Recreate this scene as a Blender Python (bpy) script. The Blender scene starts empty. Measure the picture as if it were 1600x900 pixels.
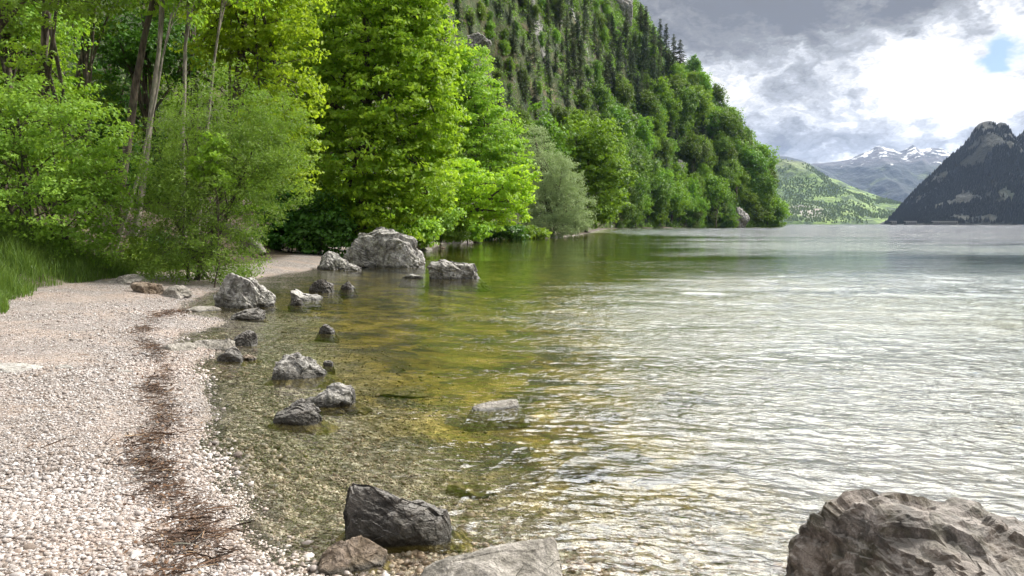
import bpy, bmesh, math, random
import numpy as np
from mathutils import Vector, Matrix

# ------------------------------------------------------------------ camera, sky, sun
SC = bpy.context.scene
COL = SC.collection
H, F = 2.0, 1155.0
PITCH = math.atan(100.0 / F)
cam_d = bpy.data.cameras.new('camera')
cam = bpy.data.objects.new('camera', cam_d)
COL.objects.link(cam)
cam_d.sensor_width = 36.0
cam_d.lens = 36.0 * F / 1600.0
cam_d.clip_start, cam_d.clip_end = 0.05, 40000.0
cam.location = (0, 0, H)
cam.rotation_euler = (math.pi / 2 - PITCH, 0, 0)
SC.camera = cam

SUN_AZ, SUN_EL = math.radians(74), math.radians(42)     # azimuth clockwise from +Y
sun_d = bpy.data.lights.new('sun', 'SUN')
sun_d.energy, sun_d.angle, sun_d.color = 5.0, math.radians(3), (1.0, 0.945, 0.86)
sun = bpy.data.objects.new('sun', sun_d)
COL.objects.link(sun)
sdir = Vector((math.sin(SUN_AZ) * math.cos(SUN_EL), math.cos(SUN_AZ) * math.cos(SUN_EL), math.sin(SUN_EL)))
sun.rotation_euler = sdir.to_track_quat('Z', 'Y').to_euler()

SC.view_settings.view_transform = 'Standard'
SC.view_settings.look = 'None'
SC.view_settings.exposure = 0.32
SC.view_settings.gamma = 1.0
SC.render.engine = 'CYCLES'
cy = SC.cycles
cy.use_denoising = True
cy.max_bounces = 7
cy.diffuse_bounces = 3
cy.glossy_bounces = 3
cy.transmission_bounces = 3
cy.transparent_max_bounces = 8
cy.volume_bounces = 0
cy.caustics_reflective = False
cy.caustics_refractive = False
cy.sample_clamp_indirect = 4.0
cy.use_adaptive_sampling = True
cy.adaptive_threshold = 0.02


class NT:
    """small helper for node trees"""
    def __init__(s, tree):
        s.t = tree
        tree.nodes.clear()

    def n(s, typ, props=None, **ins):
        nd = s.t.nodes.new(typ)
        for k, v in (props or {}).items():
            setattr(nd, k, v)
        for k, v in ins.items():
            key = int(k[1:]) if k[0] == '_' and k[1:].isdigit() else k.replace('_', ' ')
            s.set(nd.inputs[key], v)
        return nd

    def set(s, sock, v):
        if isinstance(v, bpy.types.NodeSocket):
            s.t.links.new(v, sock)
        elif isinstance(v, bpy.types.Node):
            s.t.links.new(v.outputs[0], sock)
        else:
            if sock.type == 'RGBA' and not isinstance(v, (int, float)) and len(v) == 3:
                v = (*v, 1)
            sock.default_value = v

    def math(s, op, a, b=0.0, c=0.0, clamp=False):
        nd = s.t.nodes.new('ShaderNodeMath')
        nd.operation, nd.use_clamp = op, clamp
        s.set(nd.inputs[0], a); s.set(nd.inputs[1], b); s.set(nd.inputs[2], c)
        return nd.outputs[0]

    def vmath(s, op, a, b=(0, 0, 0)):
        nd = s.t.nodes.new('ShaderNodeVectorMath')
        nd.operation = op
        s.set(nd.inputs[0], a)
        s.set(nd.inputs[1], b)
        return nd.outputs['Value'] if op in ('LENGTH', 'DISTANCE', 'DOT_PRODUCT') else nd.outputs[0]

    def scale(s, v, sc):
        nd = s.t.nodes.new('ShaderNodeMapping')
        s.set(nd.inputs['Vector'], v)
        nd.inputs['Scale'].default_value = sc
        return nd.outputs[0]

    def noise(s, v, scale, detail=4, rough=0.55, dist=0.0, out=0):
        nd = s.t.nodes.new('ShaderNodeTexNoise')
        s.set(nd.inputs['Vector'], v)
        nd.inputs['Scale'].default_value = scale
        nd.inputs['Detail'].default_value = detail
        nd.inputs['Roughness'].default_value = rough
        nd.inputs['Distortion'].default_value = dist
        return nd.outputs[out]

    def voro(s, v, scale, feature='F1', out='Distance', rnd=1.0):
        nd = s.t.nodes.new('ShaderNodeTexVoronoi')
        nd.feature = feature
        s.set(nd.inputs['Vector'], v)
        nd.inputs['Scale'].default_value = scale
        nd.inputs['Randomness'].default_value = rnd
        return nd.outputs[out]

    def ramp(s, fac, stops, interp='LINEAR'):
        nd = s.t.nodes.new('ShaderNodeValToRGB')
        nd.color_ramp.interpolation = interp
        els = nd.color_ramp.elements
        while len(els) < len(stops):
            els.new(0.5)
        for e, (p, c) in zip(els, stops):
            e.position = p
            e.color = (c, c, c, 1) if isinstance(c, (int, float)) else (*c, 1)
        s.set(nd.inputs[0], fac)
        return nd.outputs[0]

    def mix(s, fac, a, b, blend='MIX'):
        nd = s.t.nodes.new('ShaderNodeMix')
        nd.data_type, nd.blend_type = 'RGBA', blend
        s.set(nd.inputs[0], fac); s.set(nd.inputs[6], a); s.set(nd.inputs[7], b)
        return nd.outputs[2]

    def smooth(s, v, lo, hi, a=0.0, b=1.0):
        nd = s.t.nodes.new('ShaderNodeMapRange')
        nd.interpolation_type = 'SMOOTHSTEP'
        s.set(nd.inputs[0], v)
        for i, x in enumerate((lo, hi, a, b)):
            nd.inputs[i + 1].default_value = x
        return nd.outputs[0]

    def sep(s, v):
        nd = s.t.nodes.new('ShaderNodeSeparateXYZ')
        s.set(nd.inputs[0], v)
        return nd.outputs

    def bump(s, h, strength=0.5, dist=0.02, normal=None):
        nd = s.t.nodes.new('ShaderNodeBump')
        nd.inputs['Strength'].default_value = strength
        nd.inputs['Distance'].default_value = dist
        s.set(nd.inputs['Height'], h)
        if normal is not None:
            s.set(nd.inputs['Normal'], normal)
        return nd.outputs[0]


def pxdir(px, py):
    """unit vector of the direction that photo pixel looks in"""
    v = Vector(((px - 800) / F, 0, 0)) + Vector((0, math.sin(PITCH), math.cos(PITCH))) * ((450 - py) / F) \
        + Vector((0, math.cos(PITCH), -math.sin(PITCH)))
    return v.normalized()


world = bpy.data.worlds.new('World')
SC.world = world
world.use_nodes = True
w = NT(world.node_tree)
tc = w.n('ShaderNodeTexCoord').outputs['Generated']
skyt = w.n('ShaderNodeTexSky', dict(sky_type='NISHITA', sun_disc=False, sun_elevation=SUN_EL, sun_rotation=SUN_AZ,
                                    altitude=420, air_density=1.0, dust_density=1.0, ozone_density=1.0))
cl = w.scale(tc, (1.0, 1.0, 1.9))
warp = w.noise(cl, 4.5, 6, 0.6, out=1)
cl2 = w.vmath('ADD', cl, w.vmath('MULTIPLY', warp, (0.35, 0.35, 0.35)))
n_big = w.noise(cl2, 4.6, 9, 0.6)
n_fine = w.noise(cl2, 14.0, 8, 0.6)


def blob(px, py, r, amp, inner=0.0):
    c = pxdir(px, py)
    c = Vector((c.x, c.y, c.z * 1.9))
    d = w.vmath('DISTANCE', cl2, tuple(c + Vector((0.175, 0.175, 0.175))))
    return w.smooth(d, inner, r, amp, 0.0)


tot = w.math('MULTIPLY_ADD', n_big, 1.7, -0.29)
tot = w.math('ADD', tot, w.math('MULTIPLY_ADD', n_fine, 1.05, -0.525))
for bl in ((1010, 15, 0.30, -0.24), (1180, 10, 0.26, -0.26), (1330, -25, 0.22, -0.22), (1420, 40, 0.14, -0.10),
           (1270, 125, 0.18, 0.25), (1470, 115, 0.20, 0.19), (1590, 150, 0.18, 0.12), (1230, 205, 0.20, -0.07), (1400, 210, 0.26, -0.09),
           (1560, 215, 0.22, -0.06), (1215, 242, 0.10, 0.16), (1330, 250, 0.08, 0.10)):
    tot = w.math('ADD', tot, blob(*bl))
dz = w.sep(tc)[2]
tot = w.math('ADD', tot, w.smooth(dz, 0.35, 0.75, 0.0, 0.26))
cloudc = w.ramp(tot, [(0.10, (0.18, 0.185, 0.20)), (0.30, (0.27, 0.275, 0.285)), (0.46, (0.42, 0.435, 0.465)),
                      (0.58, (0.62, 0.64, 0.68)), (0.70, (0.90, 0.89, 0.87)), (0.80, (1.0, 0.99, 0.97)), (1.0, (1.0, 1.0, 1.0))])
cloudc = w.vmath('MULTIPLY', cloudc, (8.3, 8.15, 7.85))
bright = w.smooth(dz, 0.26, 0.62, 1.0, 1.1)
gd = w.vmath('DOT_PRODUCT', tc, (math.sin(0.42) * math.cos(0.50), math.cos(0.42) * math.cos(0.50), math.sin(0.50)))
bright = w.math('ADD', bright, w.math('MULTIPLY', w.smooth(gd, 0.80, 1.0, 0.0, 10.0), w.smooth(dz, 0.29, 0.42)))  # unseen glare added above the view to whiten the ripples' reflections
cvb = w.n('ShaderNodeVectorMath', dict(operation='SCALE'))
w.set(cvb.inputs[0], cloudc); w.set(cvb.inputs['Scale'], bright)
blue = w.math('ADD', blob(1580, 84, 0.075, 1.15, 0.0), w.math('MULTIPLY_ADD', n_fine, 1.0, -0.5))
bluem = w.smooth(blue, 0.25, 1.0, 0.0, 0.8)
skyc = w.mix(bluem, cvb.outputs[0], w.vmath('MULTIPLY', skyt.outputs[0], (0.50, 0.66, 0.95)))
bg = w.n('ShaderNodeBackground')
w.set(bg.inputs[0], skyc)
bg.inputs[1].default_value = 0.125
wo = w.n('ShaderNodeOutputWorld')
w.set(wo.inputs[0], bg.outputs[0])
world.cycles.sampling_method = 'MANUAL'
world.cycles.sample_map_resolution = 512

# ------------------------------------------------------------------ helpers
rng = np.random.default_rng(7)


def ray(px, py):
    d = pxdir(px, py)
    return np.array(d) / d.y            # scaled so that y = 1


def G(px, py, z=0.0):
    r = ray(px, py)
    t = (z - H) / r[2]
    return np.array([r[0] * t, t])


def P(px, py, Y):
    r = ray(px, py)
    return np.array([r[0] * Y, Y, H + r[2] * Y])


def _hash(ix, iy, iz, seed):
    h = (ix.astype(np.int64) * 374761393 + iy.astype(np.int64) * 668265263 + iz.astype(np.int64) * 2147483647 + seed * 1274126177) & 0xFFFFFFFF
    h = ((h ^ (h >> 13)) * 1274126177) & 0xFFFFFFFF
    h = ((h ^ (h >> 16)) * 2246822519) & 0xFFFFFFFF
    h = h ^ (h >> 15)
    return (h & 0xFFFFFF) / float(0xFFFFFF) * 2 - 1


def vnoise(p, seed=0):
    p = np.asarray(p, float)
    i = np.floor(p).astype(np.int64)
    f = p - i
    u = f * f * f * (f * (f * 6 - 15) + 10)
    r = 0
    for dx in (0, 1):
        wx = u[:, 0] if dx else 1 - u[:, 0]
        for dy in (0, 1):
            wy = u[:, 1] if dy else 1 - u[:, 1]
            for dz_ in (0, 1):
                wz = u[:, 2] if dz_ else 1 - u[:, 2]
                r = r + wx * wy * wz * _hash(i[:, 0] + dx, i[:, 1] + dy, i[:, 2] + dz_, seed)
    return r


def fbm(p, octv=4, seed=0, gain=0.5, ridged=False):
    a, s, tot_ = 1.0, 0.0, 0.0
    p = np.asarray(p, float).copy()
    for k in range(octv):
        n = vnoise(p, seed + k * 17)
        if ridged:
            n = 1 - 2 * np.abs(n)
        s = s + a * n
        tot_ += a
        a *= gain
        p = p * 2.03 + 11.7
    return s / tot_


def xy1(x, y, s=1.0, z=0.0):
    return np.stack([np.asarray(x, float) * s, np.asarray(y, float) * s, np.full(np.shape(x), z, float)], 1)


def mk_mesh(name, V, quads=None, tris=None, attrs=None, smooth=False):
    me = bpy.data.meshes.new(name)
    V = np.asarray(V, np.float32)
    q = np.zeros((0, 4), np.int32) if quads is None else np.asarray(quads, np.int32)
    t = np.zeros((0, 3), np.int32) if tris is None else np.asarray(tris, np.int32)
    me.vertices.add(len(V))
    me.vertices.foreach_set('co', V.ravel())
    nl = q.size + t.size
    me.loops.add(nl)
    me.loops.foreach_set('vertex_index', np.concatenate([q.ravel(), t.ravel()]).astype(np.int32))
    npol = len(q) + len(t)
    me.polygons.add(npol)
    starts = np.concatenate([np.arange(len(q)) * 4, q.size + np.arange(len(t)) * 3]).astype(np.int32)
    me.polygons.foreach_set('loop_start', starts)
    if smooth:
        me.polygons.foreach_set('use_smooth', np.ones(npol, bool))
    else:
        me.polygons.foreach_set('use_smooth', np.zeros(npol, bool))
    me.update(calc_edges=True)
    for k, a in (attrs or {}).items():
        at = me.attributes.new(k, 'FLOAT', 'POINT')
        at.data.foreach_set('value', np.asarray(a, np.float32))
    me.validate()
    return me


def link(name, data, mat=None, parent=None):
    o = bpy.data.objects.new(name, data)
    COL.objects.link(o)
    if mat is not None and data is not None and not data.materials:
        data.materials.append(mat)
    if parent is not None:
        o.parent = parent
    return o


def tag(o, label=None, cat=None, group=None, kind=None):
    if label: o['label'] = label
    if cat: o['category'] = cat
    if group: o['group'] = group
    if kind: o['kind'] = kind
    return o


def grid_faces(nr, nc):
    a = np.arange(nr * nc).reshape(nr, nc)
    return np.stack([a[:-1, :-1].ravel(), a[:-1, 1:].ravel(), a[1:, 1:].ravel(), a[1:, :-1].ravel()], 1)


def new_mat(name):
    m = bpy.data.materials.new(name)
    m.use_nodes = True
    return m, NT(m.node_tree)


def finish(nt, surf, vol=None):
    o = nt.n('ShaderNodeOutputMaterial')
    if surf is not None:
        nt.set(o.inputs[0], surf)
    if vol is not None:
        nt.set(o.inputs[1], vol)


def interp(x, pts):
    pts = np.asarray(pts, float)
    return np.interp(x, pts[:, 0], pts[:, 1])


def ss(x, a, b):
    t = np.clip((x - a) / (b - a), 0, 1)
    return t * t * (3 - 2 * t)


# ------------------------------------------------------------------ shore line and terrain height
SH = [(16, -8), (8, -1.5), (4.0, 0.6), (2.0, 1.9), (0.6, 2.9), (-0.4, 3.7)]
SH += [tuple(G(*p)) for p in (
    (462, 905), (425, 868), (392, 830), (368, 790), (335, 745), (303, 700), (318, 668), (338, 652), (322, 622), (300, 596),
    (298, 570), (330, 552), (345, 540), (300, 545), (270, 541), (280, 520), (330, 516), (345, 500), (290, 490), (268, 486), (285, 474),
    (325, 458), (370, 447), (396, 436), (440, 428), (480, 423), (505, 418), (530, 410), (560, 396), (620, 386), (668, 383), (700, 380),
    (735, 374), (760, 372), (800, 372), (860, 371.5), (900, 368), (922, 363.5), (938, 359.5), (950, 357.6), (1000, 356.6), (1100, 355.6), (1180, 355.1),
    (1203, 354.6))]
SH += [(175, 500), (150, 620), (60, 900), (-300, 1500), (-900, 1700), (-2500, 1500), (-2500, -400), (16, -400)]
SH = np.array(SH, float)


def shore_sd(x, y):
    """distance to the water's edge: positive on land, negative on the lake"""
    x = np.asarray(x, float).ravel(); y = np.asarray(y, float).ravel()
    best = np.full(x.shape, 1e18)
    inside = np.zeros(x.shape, bool)
    n = len(SH)
    for k in range(n):
        ax, ay = SH[k]; bx, by = SH[(k + 1) % n]
        dx, dy = bx - ax, by - ay
        t = np.clip(((x - ax) * dx + (y - ay) * dy) / (dx * dx + dy * dy), 0, 1)
        d2 = (x - ax - t * dx) ** 2 + (y - ay - t * dy) ** 2
        best = np.minimum(best, d2)
        c = ((ay > y) != (by > y)) & (x < (bx - ax) * (y - ay) / (by - ay + 1e-12) + ax)
        inside ^= c
    d = np.sqrt(best)
    return np.where(inside, d, -d)


def terrain(x, y, sd=None):
    shp = np.shape(x)
    x = np.asarray(x, float).ravel(); y = np.asarray(y, float).ravel()
    if sd is None:
        sd = shore_sd(x, y)
    r = np.hypot(x, y)
    sd = sd + 0.07 * fbm(xy1(x, y, 1.7), 3, 3) * np.clip(r / 6, 0.5, 4)
    L = np.maximum(sd, 0)
    land = 0.24 * (1 - np.exp(-L / 1.3)) + 0.03 * L
    land = np.minimum(land, 1.0)
    bank = 0.42 * np.clip(L - 3.9, 0, 5) + 0.22 * np.clip(L - 10.6, 0, 60)
    bank = bank * ss(y, 4, 11)
    land = land + bank * (1 + 0.25 * fbm(xy1(x, y, 0.5), 3, 5)) + 0.02 * fbm(xy1(x, y, 1.2), 3, 9)
    land = np.where(L > 0, land, 0)
    D = np.maximum(-sd, 0)
    dep = 0.42 * (1 - np.exp(-D / 4.5)) + 0.022 * np.clip(D - 2, 0, 300)
    dep = np.minimum(dep, 7)
    bed = -dep * (1 + 0.2 * fbm(xy1(x, y, 0.45), 4, 21) * ss(D, 0.3, 2))
    z = np.where(sd > 0, land, bed)
    return z.reshape(shp)


def tz(x, y):
    return float(terrain(np.array([x]), np.array([y]))[0])


# the hillside: depth of its foot and of its ridge, by photo column
HF = [(-2600, 60), (-900, 62), (-300, 66), (0, 70), (300, 84), (500, 105), (620, 130), (700, 150), (800, 190), (850, 215), (900, 255), (940, 305),
      (1000, 352), (1050, 385), (1100, 410), (1150, 430), (1200, 452), (1212, 458), (1235, 462)]
HR = [(-2600, 260), (-900, 300), (0, 380), (500, 470), (700, 520), (800, 545), (900, 560), (985, 560), (1040, 540), (1100, 520), (1150, 500), (1200, 478), (1212, 464), (1235, 464)]
HY = [(-2600, -800), (0, -700), (500, -560), (700, -430), (800, -330), (900, -150), (950, -60), (985, 22), (1010, 60), (1040, 105), (1070, 130), (1100, 165), (1125, 195), (1150, 243),
      (1165, 262), (1180, 285), (1200, 326), (1210, 345), (1216, 352), (1235, 360)]


def hill_z(px, Y):
    t0, t1, yr = interp(px, HF), interp(px, HR), interp(px, HY)
    zr = (350 - yr) / F * t1
    s = (Y - t0) / np.maximum(t1 - t0, 2)
    g = np.where(s < 1, 1 - (1 - np.clip(s, 0, 1)) ** 1.55, 1 - 0.25 * (s - 1))
    z = zr * g
    x = (px - 800) / F * Y
    p = np.stack([x / 30, Y / 30, z / 45], 1)
    amp = np.clip(z, 0, 60) / 60 * np.clip(1.6 - np.abs(s - 0.4) * 1.0, 0.35, 1.2)
    dz_ = 11 * fbm(p, 4, 31) + 4.0 * fbm(p * 2.2, 3, 57, ridged=True)
    z = z + amp * dz_
    return np.where(s < 0, -1.5 + s * 20, z - 0.6)


# ------------------------------------------------------------------ materials
def leaf_mat(name, dark, light, trans, tw=0.42, hue=0.1, rough=0.5):
    m, t = new_mat(name)
    a = t.n('ShaderNodeAttribute', dict(attribute_name='v')).outputs['Fac']
    oi = t.n('ShaderNodeObjectInfo').outputs['Random']
    tn = t.noise(t.n('ShaderNodeTexCoord').outputs['Object'], 0.9, 3, 0.6)
    a = t.math('ADD', a, t.math('MULTIPLY_ADD', tn, 0.9, -0.45), clamp=True)
    c = t.mix(a, dark, light)
    hs = t.n('ShaderNodeHueSaturation')
    t.set(hs.inputs['Color'], c)
    t.set(hs.inputs['Hue'], t.math('MULTIPLY_ADD', oi, hue * 0.25, 0.5 - hue * 0.125))
    t.set(hs.inputs['Value'], t.math('MULTIPLY_ADD', oi, hue * 4, 1.0 - hue * 2))
    pb = t.n('ShaderNodeBsdfPrincipled')
    t.set(pb.inputs['Base Color'], hs.outputs[0])
    pb.inputs['Roughness'].default_value = rough
    pb.inputs['Specular IOR Level'].default_value = 0.35
    tr = t.n('ShaderNodeBsdfTranslucent')
    t.set(tr.inputs[0], t.mix(0.5, hs.outputs[0], trans, 'MIX'))
    mx = t.n('ShaderNodeMixShader')
    mx.inputs[0].default_value = tw
    t.set(mx.inputs[1], pb.outputs[0]); t.set(mx.inputs[2], tr.outputs[0])
    finish(t, mx.outputs[0])
    return m


M = {}
M['maple'] = leaf_mat('leaf_bright', (0.13, 0.32, 0.012), (0.36, 0.57, 0.045), (0.50, 0.74, 0.035), 0.5)
M['yellow'] = leaf_mat('leaf_yellow', (0.15, 0.29, 0.014), (0.42, 0.60, 0.04), (0.56, 0.76, 0.03), 0.5)
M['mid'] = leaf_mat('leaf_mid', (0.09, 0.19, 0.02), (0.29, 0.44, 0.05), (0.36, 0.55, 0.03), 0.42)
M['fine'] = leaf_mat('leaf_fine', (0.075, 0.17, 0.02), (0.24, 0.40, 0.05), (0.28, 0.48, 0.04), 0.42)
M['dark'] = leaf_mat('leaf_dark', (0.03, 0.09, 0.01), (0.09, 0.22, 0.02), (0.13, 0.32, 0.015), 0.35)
M['light'] = leaf_mat('leaf_light', (0.13, 0.27, 0.018), (0.33, 0.52, 0.05), (0.43, 0.65, 0.03), 0.45)
M['willow'] = leaf_mat('leaf_willow', (0.15, 0.21, 0.09), (0.38, 0.46, 0.22), (0.36, 0.45, 0.16), 0.4)
M['hill_leaf'] = leaf_mat('leaf_hill', (0.034, 0.082, 0.009), (0.20, 0.34, 0.026), (0.2, 0.36, 0.02), 0.38, hue=0.2)
M['hill_bright'] = leaf_mat('leaf_hill_bright', (0.06, 0.15, 0.010), (0.24, 0.42, 0.03), (0.33, 0.52, 0.02), 0.42, hue=0.14)
M['hill_grey'] = leaf_mat('leaf_hill_grey', (0.09, 0.14, 0.06), (0.22, 0.29, 0.13), (0.2, 0.28, 0.1), 0.3, hue=0.12)
M['needle'] = leaf_mat('needle', (0.016, 0.036, 0.012), (0.065, 0.105, 0.032), (0.05, 0.09, 0.02), 0.2, hue=0.14)
M['needle_pale'] = leaf_mat('needle_pale', (0.04, 0.07, 0.022), (0.12, 0.165, 0.05), (0.1, 0.14, 0.03), 0.25, hue=0.12)
M['grass'] = leaf_mat('grass', (0.045, 0.10, 0.014), (0.17, 0.26, 0.04), (0.2, 0.31, 0.03), 0.35)


def bark_mat(name, a, b, scale=9):
    m, t = new_mat(name)
    p = t.n('ShaderNodeTexCoord').outputs['Object']
    n = t.noise(t.scale(p, (1, 1, 0.25)), scale, 6, 0.6)
    n2 = t.noise(p, 2.0, 3)
    c = t.mix(t.ramp(n, [(0.35, 0), (0.65, 1)]), a, b)
    c = t.mix(t.math('MULTIPLY', t.smooth(n2, 0.5, 0.65), 0.5), c, (0.07, 0.09, 0.04))
    pb = t.n('ShaderNodeBsdfPrincipled', Base_Color=c, Roughness=0.9)
    t.set(pb.inputs['Normal'], t.bump(n, 0.8, 0.03))
    finish(t, pb.outputs[0])
    return m


M['bark'] = bark_mat('bark', (0.025, 0.019, 0.013), (0.14, 0.11, 0.08))
M['bark_pale'] = bark_mat('bark_pale', (0.09, 0.08, 0.06), (0.30, 0.27, 0.22))
M['dead'] = bark_mat('dead_wood', (0.10, 0.09, 0.08), (0.27, 0.25, 0.22))


def rock_mat(name, lo, mid, hi, stain=0.55, wet=0.10, moss=0.0, sc=1.0, brown=0.0, top=0.0):
    m, t = new_mat(name)
    p = t.n('ShaderNodeTexCoord').outputs['Object']
    geo = t.n('ShaderNodeNewGeometry')
    gp = geo.outputs['Position']
    wv = t.vmath('ADD', p, t.vmath('MULTIPLY', t.noise(p, 1.6 * sc, 2, out=1), (0.22, 0.22, 0.22)))
    n1 = t.noise(wv, 2.6 * sc, 9, 0.66)
    n2 = t.noise(wv, 11 * sc, 7, 0.7)
    n3 = t.noise(p, 48 * sc, 4, 0.7)
    c = t.ramp(t.math('ADD', t.math('MULTIPLY', n1, 0.65), t.math('MULTIPLY', n2, 0.35)),
               [(0.36, lo), (0.46, mid), (0.56, hi), (0.68, tuple(min(0.8, v * 1.3) for v in hi))])
    cr = t.voro(t.scale(wv, (1, 1, 1.8)), 3.2 * sc, 'DISTANCE_TO_EDGE')
    crm = t.math('MULTIPLY', t.smooth(cr, 0.0, 0.03, 0.5, 0.0), t.smooth(n1, 0.50, 0.62))
    c = t.mix(t.math('MULTIPLY', crm, 0.75), c, (0.035, 0.03, 0.026))
    st = t.smooth(t.noise(t.scale(wv, (1, 1, .6)), 4.3 * sc, 8, 0.75), 0.47, 0.60)
    c = t.mix(t.math('MULTIPLY', st, stain), c, (0.055, 0.050, 0.044))
    if brown:
        c = t.mix(t.math('MULTIPLY', t.smooth(t.noise(wv, 1.7 * sc, 4), 0.42, 0.62), brown), c, (0.17, 0.115, 0.075))
    if moss:
        c = t.mix(t.math('MULTIPLY', t.smooth(t.noise(p, 3.1 * sc, 5), 0.52, 0.62), moss), c, (0.10, 0.11, 0.03))
    c = t.mix(t.ramp(n3, [(0.32, 0.55), (0.56, 0.0)]), c, (0.05, 0.045, 0.04))
    z = t.sep(gp)[2]
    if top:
        tn = t.smooth(t.math('ADD', t.sep(geo.outputs['Normal'])[2], t.math('MULTIPLY_ADD', n2, 1.2, -0.6)), 0.45, 0.85)  # upward faces painted paler, imitating light falling on the tops
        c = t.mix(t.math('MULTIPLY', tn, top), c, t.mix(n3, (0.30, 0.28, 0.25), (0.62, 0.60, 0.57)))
    wl = t.math('ADD', z, t.math('MULTIPLY_ADD', n2, -wet * 1.1, wet * 0.5))
    wetm = t.smooth(wl, wet * 0.25, wet, 1.0, 0.0)
    c = t.mix(t.math('MULTIPLY', wetm, 0.80), c, (0.030, 0.026, 0.017))
    uw = t.smooth(z, -0.02, 0.0, 1.0, 0.0)
    c = t.mix(t.math('MULTIPLY', uw, 0.93), c, t.mix(n2, (0.09, 0.075, 0.010), (0.30, 0.24, 0.05)))
    pb = t.n('ShaderNodeBsdfPrincipled', Base_Color=c)
    t.set(pb.inputs['Roughness'], t.smooth(wl, wet * 0.3, wet, 0.35, 0.88))
    hgt = t.math('ADD', t.math('MULTIPLY', n2, 0.8), t.math('ADD', t.math('MULTIPLY', n3, 0.4), t.math('MULTIPLY', t.voro(wv, 14 * sc, 'F1', 'Distance'), 0.5)))
    hgt = t.math('SUBTRACT', hgt, t.math('MULTIPLY', crm, 0.5))
    t.set(pb.inputs['Normal'], t.bump(hgt, 1.0, 0.045 / sc))
    finish(t, pb.outputs[0])
    return m


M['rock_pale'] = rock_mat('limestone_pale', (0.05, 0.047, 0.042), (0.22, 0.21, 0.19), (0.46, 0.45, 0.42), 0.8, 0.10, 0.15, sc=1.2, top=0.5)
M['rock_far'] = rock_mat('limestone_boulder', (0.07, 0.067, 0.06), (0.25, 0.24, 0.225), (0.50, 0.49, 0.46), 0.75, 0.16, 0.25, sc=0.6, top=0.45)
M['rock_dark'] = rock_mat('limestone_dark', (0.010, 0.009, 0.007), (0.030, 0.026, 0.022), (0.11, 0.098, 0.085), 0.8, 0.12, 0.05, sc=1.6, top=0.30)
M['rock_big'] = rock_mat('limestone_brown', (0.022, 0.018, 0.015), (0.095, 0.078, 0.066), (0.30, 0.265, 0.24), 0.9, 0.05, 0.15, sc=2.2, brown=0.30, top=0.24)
M['rock_flat'] = rock_mat('limestone_flat', (0.12, 0.11, 0.09), (0.27, 0.25, 0.215), (0.42, 0.39, 0.35), 0.3, 0.02, 0.1, sc=1.6)
M['rock_brown'] = rock_mat('limestone_wet_brown', (0.06, 0.045, 0.03), (0.19, 0.145, 0.10), (0.36, 0.29, 0.23), 0.4, 0.03, 0.1, sc=1.6, brown=0.5)


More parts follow.
